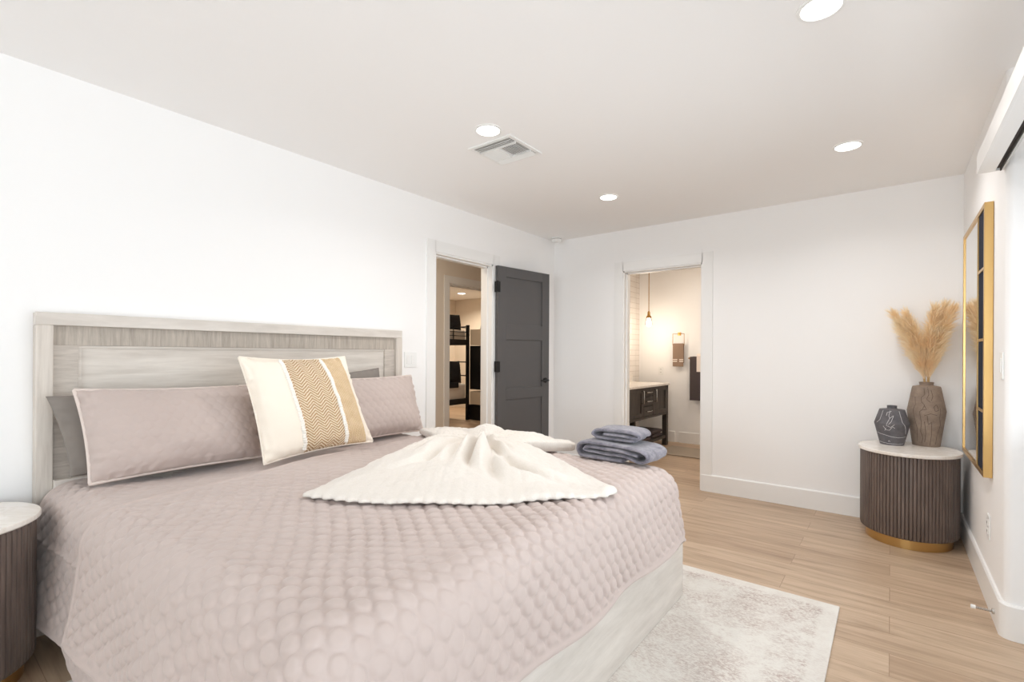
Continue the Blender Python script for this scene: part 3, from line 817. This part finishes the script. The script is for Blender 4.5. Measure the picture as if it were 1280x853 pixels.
# ------------------------------------------------------------------ vases and pampas
def vase(label, loc, prof, mat, lines, lmat, rot=0):
    t = thing('vase', label, 'vase', loc, rot)
    bm = bmesh.new(); lathe(bm, prof, 28, cap1=False)
    o = finish(bm, 'vase_body', mat, t, True, sharp=24)
    outer = [p for p in prof if p[0] > 0]
    def rad(z):
        pr = prof[:lines['n']]
        for (r0, z0), (r1, z1) in zip(pr, pr[1:]):
            if z0 <= z <= z1: return r0 + (r1 - r0) * (z - z0) / (z1 - z0 + 1e-9)
        return pr[-1][0]
    bm = bmesh.new()
    for ln in lines['p']:
        dense = []
        for (a0, z0), (a1, z1) in zip(ln, ln[1:]):
            m = max(2, int(abs(a1 - a0) / 6) + int(abs(z1 - z0) / .015) + 1)
            for k in range(m): f = k / m; dense.append((a0 + (a1 - a0) * f, z0 + (z1 - z0) * f))
        dense.append(ln[-1])
        tube(bm, [((rad(z) - .0006) * math.cos(R(a)), (rad(z) - .0006) * math.sin(R(a)), z) for a, z in dense], .0013, 6)
    finish(bm, 'glaze_lines', lmat, t, True)
    return t
# angles: the camera sees about 270 degrees (facing -y); smaller angle = picture left
sp_ = [(.0655, 0), (.067, .004), (.099, .145), (.070, .240), (.032, .2455), (.027, .249), (.028, .266), (.020, .267), (.019, .25), (.001, .24)]
ls = dict(n=4, p=[[(262, .235), (258, .20), (262, .185), (254, .15), (252, .135), (266, .125), (278, .145)], [(262, .185), (276, .205), (268, .165), (258, .14)], [(240, .13), (250, .105), (262, .105), (272, .13), (280, .12)],
                  [(244, .10), (250, .118)], [(302, .235), (306, .16), (318, .13), (330, .08)], [(228, .235), (224, .17), (212, .15)], [(200, .080), (235, .072), (270, .060), (300, .056), (335, .062)], [(200, .018), (250, .012), (300, .010), (330, .014)], [(255, .024), (258, .034), (262, .024)], [(268, .232), (250, .222), (248, .20)]])
vase('small charcoal vase with thin white crackle lines beside the taller brown vase', (.008, 4.245, .600), sp_, 'vase_dark', ls, 'inlay_white')
tp = [(.072, 0), (.074, .004), (.104, .235), (.0765, .395), (.073, .402), (.040, .408), (.036, .412), (.040, .430), (.033, .431), (.031, .41), (.001, .39)]
lt = dict(n=5, p=[[(258, .39), (262, .35), (250, .33), (252, .30), (262, .28), (256, .25), (268, .25), (262, .275)], [(272, .40), (276, .35), (268, .32), (280, .30)], [(256, .25), (248, .235), (252, .16), (248, .10), (256, .06), (250, .02)],
                  [(290, .27), (300, .285), (306, .25), (294, .24), (290, .27)], [(262, .21), (280, .225), (300, .215)], [(270, .21), (274, .15), (284, .17), (286, .08), (282, .01)], [(226, .33), (232, .28), (226, .25), (230, .18), (236, .12), (232, .03)],
                  [(312, .26), (310, .20), (318, .15), (308, .08), (306, .02)], [(262, .17), (266, .09), (262, .03)], [(285, .38), (290, .34), (284, .31)]])
vt = vase('tall brown vase with dark crackle lines holding dried pampas grass', (.192, 4.338, .600), tp, 'vase_brown', lt, 'inlay_dark')

def pampas(loc, tip, label, seed, w=.085, n=1350, start=.10):
    """one dried plume: loc = foot inside the vase, tip = far end (world offsets)"""
    r = random.Random(seed); t = thing('pampas_stem', label, 'pampas grass', loc, 0, 'dried pampas plumes in the tall vase')
    tipv = Vector(tip); side = Vector((tipv.x, tipv.y, 0))
    def axis(q):   # bends outward, tip nodding
        return Vector((tipv.x * q ** 1.55, tipv.y * q ** 1.55, tipv.z * (q ** .93)))
    bm = bmesh.new(); tube(bm, [axis(k / 10) for k in range(9)], [.0026 - .0002 * k for k in range(9)], 6)
    finish(bm, 'stalk', 'stem', t, True)
    V = []; F = []
    for i in range(n):
        q = start + (1 - start) * r.random() ** .95
        p = axis(q); d = (axis(min(q + .03, 1.03)) - axis(q - .03)).normalized(); u, v = frame_of(d)
        a = r.random() * 2 * PI; out = u * math.cos(a) + v * math.sin(a)
        f = (q - start) / (1 - start); prof = math.sin(PI * min(.12 + f * .80, 1)) ** .7
        L = (.06 + .08 * r.random()) * (1.05 - .25 * f); spread = w * prof * (.35 + .65 * r.random()) / .07
        dd = (d * 1.0 + out * spread * .55).normalized(); pts = []
        wd = .0013 + .0009 * r.random(); droop = .012 + .02 * r.random()
        for k in range(4):
            s = k / 3; pts.append(p + dd * L * s + out * .012 * s * prof - Vector((0, 0, droop * s * s)))
        sidev = dd.cross(Vector((r.uniform(-1, 1), r.uniform(-1, 1), r.uniform(-1, 1)))).normalized()
        b = len(V)
        for k, q_ in enumerate(pts):
            ww = wd * (1, 1.4, 1.0, .25)[k]; V.append(q_ + sidev * ww); V.append(q_ - sidev * ww)
        for k in range(3): F.append((b + 2 * k, b + 2 * k + 1, b + 2 * k + 3, b + 2 * k + 2))
        if i % 3 == 0:   # second crossing ribbon gives the strand body
            s2 = dd.cross(sidev).normalized(); b = len(V)
            for k, q_ in enumerate(pts):
                ww = wd * (1, 1.4, 1.0, .25)[k]; V.append(q_ + s2 * ww); V.append(q_ - s2 * ww)
            for k in range(3): F.append((b + 2 * k, b + 2 * k + 1, b + 2 * k + 3, b + 2 * k + 2))
    mesh_np('plume', V, F, 'pampas', t, smooth=False)
vx, vy, vz = .192, 4.338, 1.00
for dx, tip, lab, s in ((-.012, (-.150, -.08, .475), 'leftmost dried pampas plume arching out over the small vase', 1),
                        (-.004, (-.100, -.09, .475), 'dried pampas plume just right of the leftmost one', 2),
                        (-.008, (-.115, .03, .40), 'shorter dried pampas plume at the back left of the bunch', 3),
                        (.004, (.030, -.10, .50), 'upright dried pampas plume just right of the bunch centre', 4),
                        (.010, (.072, -.04, .52), 'tallest dried pampas plume on the right of the bunch', 5),
                        (.012, (.105, -.08, .50), 'rightmost dried pampas plume leaning toward the gold mirror', 6),
                        (.006, (.060, .03, .46), 'shorter dried pampas plume at the back right of the bunch', 7)):
    pampas((vx + dx, vy + .006 * (s % 3 - 1), vz), tip, lab, s)

# ------------------------------------------------------------------ mirror
my0, my1, mz0, mz1 = 3.245, 4.115, .622, 1.950
mr = thing('wall_mirror', 'tall gold framed windowpane mirror hung on the right wall', 'mirror', (XR, (my0 + my1) / 2, mz0))
def mp_(name, boxes, mat, bev=.001):
    return part_boxes(name, [(a, b, c - (my0 + my1) / 2, d - (my0 + my1) / 2, e - mz0, f - mz0) for a, b, c, d, e, f in boxes], mat, mr, bev)
dpt = -.034; fw = .022
mp_('gold_frame', [(dpt, -.001, my0, my0 + fw, mz0, mz1), (dpt, -.001, my1 - fw, my1, mz0, mz1), (dpt, -.001, my0 + fw, my1 - fw, mz0, mz0 + fw), (dpt, -.001, my0 + fw, my1 - fw, mz1 - fw, mz1)], 'gold', .0015)
m1, m2 = my0 + .235, my1 - .235
for y in (m1,):
    mp_('upright_bar', [(dpt + .001, dpt + .010, y, y + .018, mz0 + fw, mz1 - fw)], 'gold', .0005)
zs = [.937, 1.288, 1.637]
for z in zs:
    mp_('cross_bar', [(dpt + .002, dpt + .010, my0 + fw, m1, z - .007, z + .007)], 'gold', .0005)
mp_('mirror_glass', [(dpt + .006, dpt + .009, m1 + .016, my1 - fw, mz0 + fw, mz1 - fw)], 'mirror', 0)
mp_('dark_pane', [(dpt + .006, dpt + .009, my0 + fw, m1 + .002, mz0 + fw, mz1 - fw)], 'slate', 0)  # side pane in plain matte dark grey

# ------------------------------------------------------------------ ceiling fittings
def downlight(x, y, label, power=9, r=.064, col=(1, .985, .97), emis='lamp'):
    t = thing('recessed_downlight', label, 'ceiling light', (x, y, H), 0, 'recessed downlights')
    bm = bmesh.new(); lathe(bm, [(r + .012, -.0005), (r + .012, -.004), (r, -.006), (r - .004, -.0005)], 48, cap0=False, cap1=False)
    finish(bm, 'trim_ring', 'plastic', t, True, sharp=50)
    bm = bmesh.new(); lathe(bm, [(r - .003, -.0008), (r - .004, -.0035)], 48, cap1=True)
    finish(bm, 'lens', emis, t)
    a = area('downlight_beam', (x, y, H - .008), (0, 0, 0), r * 2 - .02, r * 2 - .02, power, col, 'DISK'); a.data.spread = R(150)
    return t
downlight(-1.755, 2.026, 'lit round downlight beside the ceiling vent', 6)
downlight(-1.746, 3.455, 'lit round downlight nearest the smoke detector', 7)
downlight(-.204, 3.460, 'lit round downlight above the corner side table', 6)
downlight(-.200, 2.025, 'lit round downlight cut by the top edge of the picture', 6)

# supply air vent
vt_ = thing('ceiling_vent', 'square white four-way air vent in the ceiling beside a downlight', 'air vent', (-1.845, 2.29, H))
S2 = .135
bm = bmesh.new()
for (a, b, c, d) in ((-S2 - .025, S2 + .025, -S2 - .025, -S2), (-S2 - .025, S2 + .025, S2, S2 + .025), (-S2 - .025, -S2, -S2, S2), (S2, S2 + .025, -S2, S2)):
    box(bm, a, b, c, d, -.008, -.0005, .002)
finish(bm, 'vent_flange', 'plastic', vt_)
part_boxes('dark_duct', [(-S2, S2, -S2, S2, -.0028, -.0006)], 'duct', vt_, 0)
def louvre(bm, x0, x1, y, tilt, along='x'):
    mt_ = Matrix.Translation((0, y, -.012) if along == 'x' else (y, 0, -.012)) @ (Matrix.Rotation(tilt, 4, 'X') if along == 'x' else Matrix.Rotation(tilt, 4, 'Y'))
    if along == 'x': box(bm, x0, x1, -.009, .009, -.0008, .0008, mtx=mt_)
    else: box(bm, -.009, .009, x0, x1, -.0008, .0008, mtx=mt_)
for k in range(3):
    y = -S2 + .014 + k * .017
    for args in (( -S2 + .003, S2 - .003, y, R(38), 'x'), (-S2 + .003, S2 - .003, -y, R(-38), 'x')):
        bm = bmesh.new(); louvre(bm, *args); finish(bm, 'louvre', 'plastic', vt_)
for k in range(8):
    x = -S2 + .018 + k * .0142
    for sg in (-1, 1):
        bm = bmesh.new(); louvre(bm, -.068, .068, sg * x, R(40) * -sg, 'y'); finish(bm, 'louvre', 'plastic', vt_)
part_boxes('divider_bar', [(-S2, S2, -.077, -.071, -.018, -.001), (-S2, S2, .071, .077, -.018, -.001), (-.004, .004, -.071, .071, -.018, -.001)], 'plastic', vt_, .0005)

sd = thing('smoke_detector', 'small round white smoke detector on the ceiling in the far left corner', 'smoke detector', (-2.790, 4.335, H))
bm = bmesh.new(); lathe(bm, [(.058, -.0005), (.060, -.012), (.052, -.014)], 40); finish(bm, 'mounting_base', 'plastic', sd, True, sharp=30)
bm = bmesh.new(); lathe(bm, [(.050, -.014), (.050, -.020)], 40); finish(bm, 'vent_slot', 'slot', sd, True, sharp=30)
bm = bmesh.new(); lathe(bm, [(.056, -.019), (.056, -.030), (.046, -.046), (.020, -.049)], 40); finish(bm, 'cover', 'plastic', sd, True, sharp=30)

# blind headrail / valance over the sliding door
vl = thing('blind_valance', 'white boxed blind valance with a grey track above the sliding door', 'valance', (.300, 1.0, 2.02))
va, vb_ = -.87 - 1.0, 2.990 - 1.0
part_boxes('valance_board', [(0, .012, va, vb_, 0, .085)], 'trim', vl, .001)
part_boxes('end_cap', [(.012, .086, vb_ - .012, vb_, 0, .085)], 'trim', vl, .001)
part_boxes('valance_top', [(.012, .086, va, vb_ - .012, .073, .085)], 'trim', vl, 0)
part_boxes('bottom_board', [(.012, .058, va, vb_ - .012, .001, .010)], 'trim', vl, 0)
part_boxes('head_track', [(.058, .072, va, vb_ - .012, .010, .03), (.072, .076, va, vb_ - .012, -.004, .03)], 'slot', vl, 0)
part_boxes('track_lip', [(.076, .086, va, vb_ - .012, -.002, .02)], 'chrome', vl, 0)

# ------------------------------------------------------------------ switches, outlets, door stop
def plate(label, name, cat, loc, axis, w, h, kind):
    t = thing(name, label, cat, loc)
    def bx(a0, a1, z0, z1, d0, d1):
        if axis == '+x': return (d0, d1, a0, a1, z0, z1)
        if axis == '-x': return (-d1, -d0, a0, a1, z0, z1)
        return (a0, a1, -d1, -d0, z0, z1)
    part_boxes('cover_plate', [bx(-w / 2, w / 2, -h / 2, h / 2, .0005, .006)], 'plastic', t, .0015)
    if kind == 'rocker':
        n = 2 if w > .1 else 1
        for k in range(n):
            c = (k - (n - 1) / 2) * .046; part_boxes('rocker', [bx(c - .016, c + .016, -.033, .033, .006, .0095)], 'trim', t, .001)
    elif kind == 'outlet':
        for c in (-.021, .021):
            o = part_boxes('socket_face', [bx(-.016, .016, c - .014, c + .014, .006, .009)], 'trim', t, .001)
            part_boxes('slot', [bx(-.008, -.005, c - .004, c + .006, .0088, .0095), bx(.005, .008, c - .004, c + .006, .0088, .0095)], 'slot', o, 0)
    return t
plate('white two-gang rocker switch plate between headboard and hall doorway', 'light_switch', 'light switch', (XL, 2.455, 1.16), '+x', .118, .117, 'rocker')
plate('white rocker switch plate on the right wall beside the gold mirror', 'light_switch', 'light switch', (XR, 3.005, 1.165), '-x', .072, .117, 'rocker')
plate('white power outlet low on the right wall', 'power_outlet', 'outlet', (XR, 3.34, .365), '-x', .072, .117, 'outlet')
plate('white outlet on the bathroom wall beside the vanity', 'power_outlet', 'outlet', (-2.565, BY, .985), '-y', .072, .117, 'outlet')
ds = thing('door_stop', 'small metal spring door stop on the right baseboard', 'door stop', (XR - .015, 3.06, .058))
bm = bmesh.new(); tube(bm, [(0, 0, 0), (-.008, 0, 0)], .012, 20); finish(bm, 'mount', 'chrome', ds)
bm = bmesh.new(); tube(bm, [(-.008 - .055 * k / 120, .0055 * math.cos(k * .75), .0055 * math.sin(k * .75)) for k in range(121)], .0011, 6); finish(bm, 'spring', 'chrome', ds, True)
bm = bmesh.new(); tube(bm, [(-.062, 0, 0), (-.078, 0, 0)], .009, 16); finish(bm, 'tip', 'plastic', ds)

# ------------------------------------------------------------------ rug
bm = bmesh.new(); box(bm, -2.35, -.187, -.15, 2.79, .0005, .010, .003)
tag(finish(bm, 'area_rug', 'rug'), 'off-white rug with faded distressed grey pattern under the foot of the bed', 'rug')

# ------------------------------------------------------------------ bathroom furniture
VX, VY0, VY1 = -2.363, 5.06, 6.455; vb = -2.885
vn = thing('bathroom_vanity', 'dark wood bathroom vanity with white top and open lower shelf', 'vanity', (VX, VY1, 0))
def vp(name, boxes, mat, bev=.0015, parent=None):
    return part_boxes(name, [(a - VX, b - VX, c - VY1, d - VY1, e, f) for a, b, c, d, e, f in boxes], mat, parent or vn, bev)
vp('countertop', [(vb, VX + .015, VY0 - .01, VY1 + .012, .805, .832)], 'marble', .003)
vp('backsplash', [(vb, vb + .015, VY0, VY1, .833, .93)], 'marble', .002)
vp('carcass', [(vb, VX - .02, VY0, VY1, .42, .804)], 'vanitywood', 0)
for y in (VY0, VY1 - .06):
    for x in (VX - .06, vb): vp('leg', [(x, x + .06, y, y + .06, 0, .804)], 'vanitywood')
vp('lower_shelf', [(vb, VX - .01, VY0 + .01, VY1 - .01, .10, .135)], 'vanitywood')
vp('apron', [(VX - .02, VX, VY0, VY1, .755, .804), (VX - .02, VX, VY0, VY1, .42, .45)], 'vanitywood')
def shaker(y0, y1, z0, z1, nm='cabinet_door'):
    s = .045; o = vp(nm, [(VX - .012, VX + .004, y0, y0 + s, z0, z1), (VX - .012, VX + .004, y1 - s, y1, z0, z1), (VX - .012, VX + .004, y0 + s, y1 - s, z1 - s, z1), (VX - .012, VX + .004, y0 + s, y1 - s, z0, z0 + s), (VX - .012, VX - .006, y0 + s, y1 - s, z0 + s, z1 - s)], 'vanitywood', .0008)
    return o
def pull(par, pts):
    bm = bmesh.new(); tube(bm, [(a - VX, b - VY1, c) for a, b, c in pts], .006, 8); finish(bm, 'pull_handle', 'chrome', par, True)
d = shaker(5.13, 5.60, .455, .79); pull(d, [(VX, 5.565, .62), (VX + .035, 5.565, .62), (VX + .035, 5.565, .77), (VX, 5.565, .77)])
d = shaker(5.93, 6.39, .455, .79); pull(d, [(VX, 5.965, .62), (VX + .035, 5.965, .62), (VX + .035, 5.965, .77), (VX, 5.965, .77)])
for z0, z1 in ((.70, .79), (.58, .69), (.455, .57)):
    o = vp('drawer_front', [(VX - .012, VX + .004, 5.61, 5.92, z0, z1)], 'vanitywood', .002)
    zc = (z0 + z1) / 2; pull(o, [(VX, 5.70, zc), (VX + .03, 5.70, zc), (VX + .03, 5.83, zc), (VX, 5.83, zc)])
fc = thing('faucet', 'small brass faucet on the bathroom vanity top', 'faucet', (-2.72, 5.62, .832))
bm = bmesh.new(); tube(bm, [(0, 0, 0), (0, 0, .008)], .028, 20); tube(bm, [(0, 0, 0), (0, 0, .13), (.03, 0, .155), (.12, 0, .150), (.13, 0, .135)], .012, 12); finish(bm, 'spout', 'brass', fc, True, sharp=40)
bm = bmesh.new(); tube(bm, [(0, .10, 0), (0, .10, .05)], .014, 16); tube(bm, [(0, .10, .05), (.05, .12, .06)], .006, 8); finish(bm, 'faucet_handle', 'brass', fc, True, sharp=40)
def foldstack(label, x, y, z, w, d, mat, n, grp):
    t = thing('folded_towel', label, 'towel', (x, y, z), 0, grp); path = []
    hgt = .024
    for k in range(n):
        zz = .011 + k * hgt; e = [(0.01, zz), (w * .5, zz + .001), (w - .01, zz)]
        if k % 2: e = e[::-1]
        path += e
        if k < n - 1:
            xe = w + .006 if k % 2 == 0 else -.006; path.append((xe, zz + hgt / 2))
    ribbon('towel_body', path, .021, 0, d, mat, t, 3, sub=6)
foldstack('dark folded towel on the vanity shelf, nearest the doorway', -2.68, 5.55, .1355, .29, .36, 'darktowel', 5, 'towels on the vanity shelf')
foldstack('dark folded towel on the vanity shelf, nearest the back wall', -2.70, 6.00, .1355, .29, .34, 'darktowel', 4, 'towels on the vanity shelf')
pn = thing('pendant_light', 'lit glass pendant hanging on a thin cord in the bathroom', 'pendant lamp', (-2.577, 6.30, H))
bm = bmesh.new(); lathe(bm, [(.055, -.001), (.055, -.02), (.01, -.03)], 32); finish(bm, 'canopy', 'brass', pn, True, sharp=35)
bm = bmesh.new(); tube(bm, [(0, 0, -.03), (0, 0, -.66)], .0055, 8); finish(bm, 'cord', 'brass', pn)
bm = bmesh.new(); lathe(bm, [(.008, -.64), (.017, -.66), (.020, -.70), (.034, -.715), (.034, -.735)], 24); finish(bm, 'socket', 'brass', pn, True, sharp=35)
bm = bmesh.new(); lathe(bm, [(.014, -.735), (.022, -.76), (.034, -.80), (.031, -.83), (.016, -.848)], 24); finish(bm, 'bulb', 'bulb', pn, True)
bm = bmesh.new(); lathe(bm, [(.036, -.735), (.046, -.77), (.052, -.83)], 24, cap0=False, cap1=False); finish(bm, 'glass_shade', 'glass', pn, True)
pl = bpy.data.lights.new('pendant_glow', 'POINT'); pl.energy = 6; pl.color = (1, .86, .70); pl.shadow_soft_size = .05
o = bpy.data.objects.new('pendant_glow', pl); COL.objects.link(o); o.location = (-2.577, 6.24, 1.50)
# towel ring
tr = thing('towel_ring', 'square brass towel ring on the bathroom back wall', 'towel ring', (-2.305, BY, 1.50))
bm = bmesh.new(); box(bm, -.022, .022, -.008, -.001, -.022, .022, .001); tube(bm, [(0, 0, 0), (0, -.045, 0)], .008, 10)
finish(bm, 'mount', 'brass', tr)
bm = bmesh.new(); hw = .078
tube(bm, [(-hw, -.045, .0), (hw, -.045, .0), (hw, -.045, -.155), (-hw, -.045, -.155)], .005, 8, closed=True); finish(bm, 'ring', 'brass', tr)
def hung(label, x0, x1, y, ztop, zf, zb, mat, th=.016, band=None, off=.017):
    t = thing('hanging_towel', label, 'towel', ((x0 + x1) / 2, y, ztop)); hw = (x1 - x0) / 2
    bm = bmesh.new(); prof = []
    R1 = off; 
    path = [(-R1, zf - ztop), (-R1, -.02)] + [(-R1 * math.cos(R(k)), R1 * math.sin(R(k)) - .012) for k in range(10, 180, 20)] + [(R1, -.02), (R1, zb - ztop)]
    n = len(path); rows = []
    for i, (yy, zz) in enumerate(path):
        rows.append([(yy, zz)])
    nx = 12
    def pt(i, k, s):
        a = path[max(i - 1, 0)]; b = path[min(i + 1, n - 1)]; dx, dz = b[0] - a[0], b[1] - a[1]; L = math.hypot(dx, dz) + 1e-9
        ny, nz = -dz / L, dx / L; f = k / nx; x = -hw + 2 * hw * f
        e = 1 if 0 < k < nx else .3
        return (x, path[i][0] + ny * s * th / 2 * e + .003 * math.sin(f * 9) * (1 if i in (0, n - 1) else .3), path[i][1] + nz * s * th / 2 * e)
    A = [[bm.verts.new(pt(i, k, 1)) for k in range(nx + 1)] for i in range(n)]; B = [[bm.verts.new(pt(i, k, -1)) for k in range(nx + 1)] for i in range(n)]
    for i in range(n - 1):
        for k in range(nx):
            bm.faces.new((A[i][k], A[i][k + 1], A[i + 1][k + 1], A[i + 1][k])); bm.faces.new((B[i][k], B[i + 1][k], B[i + 1][k + 1], B[i][k + 1]))
        bm.faces.new((A[i][0], A[i + 1][0], B[i + 1][0], B[i][0])); bm.faces.new((A[i][nx], B[i][nx], B[i + 1][nx], A[i + 1][nx]))
    for k in range(nx):
        bm.faces.new((A[0][k], B[0][k], B[0][k + 1], A[0][k + 1])); bm.faces.new((A[-1][k], A[-1][k + 1], B[-1][k + 1], B[-1][k]))
    finish(bm, 'towel_cloth', mat, t, True, sharp=60)
    if band:
        for z in band: part_boxes('woven_stripe', [(-hw - .001, hw + .001, -R1 - th / 2 - .0015, -R1 - th / 2 + .002, z - ztop, z - ztop + .012)], 'whitetowel', t, 0)
    return t
hung('small brown towel with pale stripes hanging from the square brass ring', -2.378, -2.232, BY - .045, 1.362, 1.050, 1.10, 'browntowel', th=.012, band=(1.115, 1.14), off=.0125)
tb = thing('towel_bar', 'brass towel bar on the bathroom wall at the right of the doorway', 'towel bar', (-1.85, BY, 1.165))
bm = bmesh.new(); tube(bm, [(-.31, -.07, 0), (.31, -.07, 0)], .008, 10); finish(bm, 'bar', 'brass', tb)
for x in (-.30, .30):
    bm = bmesh.new(); tube(bm, [(x, -.001, 0), (x, -.07, 0)], .009, 10); tube(bm, [(x, -.001, 0), (x, -.008, 0)], .022, 16); finish(bm, 'bracket', 'brass', tb)
hung('large dark brown towel hanging on the bathroom towel bar', -2.135, -1.62, BY - .07, 1.178, .600, .66, 'darktowel', th=.014, off=.0175)
hung('white towel laid over the dark towel on the bathroom towel bar', -2.040, -1.72, BY - .07, 1.200, .985, .99, 'whitetowel', th=.012, off=.034)
# bath mat
bm = bmesh.new(); box(bm, -2.27, -1.55, 5.78, 6.35, .0005, .014, .004)
tag(finish(bm, 'bath_mat', 'bathmat'), 'greige bath mat on the wood floor in front of the vanity', 'bath mat')

# ------------------------------------------------------------------ bunk room
bk = thing('bunk_bed', 'black metal bunk bed with cream drawer unit seen through the hall doorway', 'bunk bed', (-6.1, 6.55, 0))
def bp_(name, boxes, mat, bev=.002, parent=None):
    return part_boxes(name, [(a + 6.1, b + 6.1, c - 6.55, d - 6.55, e, f) for a, b, c, d, e, f in boxes], mat, parent or bk, bev)
bx0, bx1, by0, by1 = -7.10, -6.10, 4.55, 6.55
for x in (bx0, bx1 - .05):
    for y in (by0, by1 - .05): bp_('post', [(x, x + .05, y, y + .05, 0, 1.74)], 'black')
for z in (.30, 1.37):
    bp_('side_rail', [(bx1 - .04, bx1 - .01, by0, by1, z, z + .10), (bx0 + .01, bx0 + .04, by0, by1, z, z + .10), (bx0, bx1, by0, by0 + .03, z, z + .10), (bx0, bx1, by1 - .03, by1, z, z + .10)], 'black')
    bp_('slats', [(bx0 + .03, bx1 - .03, by0 + .03, by1 - .03, z + .03, z + .05)], 'black', 0)
bp_('guard_rail', [(bx1 - .035, bx1 - .015, by0, by1, z, z + .012) for z in (1.53, 1.60, 1.68)] + [(bx1 - .033, bx1 - .017, by0 + .40 * k, by0 + .40 * k + .012, 1.47, 1.68) for k in range(1, 5)], 'black')
for z in (.80, 1.05, 1.60, 1.70): bp_('end_rail', [(bx0 + .05, bx1 - .05, by1 - .035, by1 - .015, z, z + .02)], 'black')
# drawer unit at the end of the bunk
bp_('drawer_tower', [(-6.14, -5.72, 6.58, 7.05, .0, .28), (-6.12, -5.72, 6.58, 7.05, .56, 1.36)], 'black', .003)
bp_('cream_drawer_front', [(-6.10, -5.70, 6.565, 7.05, .29, .52)], 'bunkcream', .003)
bp_('cream_drawer_front', [(-6.10, -5.70, 6.565, 7.05, 1.37, 1.66)], 'bunkcream', .003)
for z, lab in ((.36, 'white mattress on the lower bunk'), (1.44, 'white mattress on the upper bunk')):
    t = thing('bunk_mattress', lab, 'mattress', (-6.6, 5.55, z))
    bm = bmesh.new(); box(bm, -.44, .455, -.96, .96, 0, .20 if z > 1 else .31, .04, 3); finish(bm, 'mattress_cover', 'bedwhite', t, True, sharp=60)
for lab, cs, mat in (('black pillow on the upper bunk beside the post', [(-6.25, 6.02, 1.645), (-6.25, 6.48, 1.645), (-6.33, 6.06, 1.93), (-6.30, 6.49, 1.93)], 'blackcloth'),
                     ('white pillow on the upper bunk left of the black pillow', [(-6.42, 5.80, 1.645), (-6.42, 6.20, 1.645), (-6.54, 5.98, 1.95), (-6.52, 6.36, 1.96)], 'bedwhite'),
                     ('black pillow on the lower bunk beside the post', [(-6.22, 5.98, .675), (-6.22, 6.46, .675), (-6.30, 6.08, 1.08), (-6.27, 6.46, 1.08)], 'blackcloth'),
                     ('white pillow on the lower bunk left of the black pillow', [(-6.40, 5.90, .675), (-6.40, 6.25, .675), (-6.52, 6.10, 1.08), (-6.50, 6.40, 1.08)], 'bedwhite')):
    make_pillow('bunk_pillow', lab, cs, .13, mat, nu=30, nv=24)
make_pillow('bunk_pillow', 'black pillow above the cream drawer front right of the bunk post', [(-6.02, 6.75, 1.665), (-5.74, 6.85, 1.665), (-6.02, 6.78, 1.93), (-5.74, 6.88, 1.93)], .12, 'blackcloth', nu=30, nv=24)
t = thing('folded_blanket', 'black folded blanket over the edge of the lower bunk', 'blanket', (-6.17, 6.05, .671))
part_boxes('blanket_cloth', [(-.20, .035, -.25, .25, .001, .03), (.022, .045, -.25, .25, -.07, .02)], 'blackcloth', t, .008)
downlight(-6.88, 7.14, 'lit downlight on the bunk room ceiling seen through the hall', 26, .08, (1, .85, .66))
# the hall, bathroom and bunk room ceiling lamps, out of sight behind the walls
for x, y, pw, c in ((-3.45, 2.6, 9, (1, .87, .70)), (-1.5, 5.7, 9, (1, .90, .78)), (-5.6, 5.0, 18, (1, .88, .74))):
    area('ceiling_lamp', (x, y, H - .01), (0, 0, 0), .12, .12, pw, c, 'DISK')
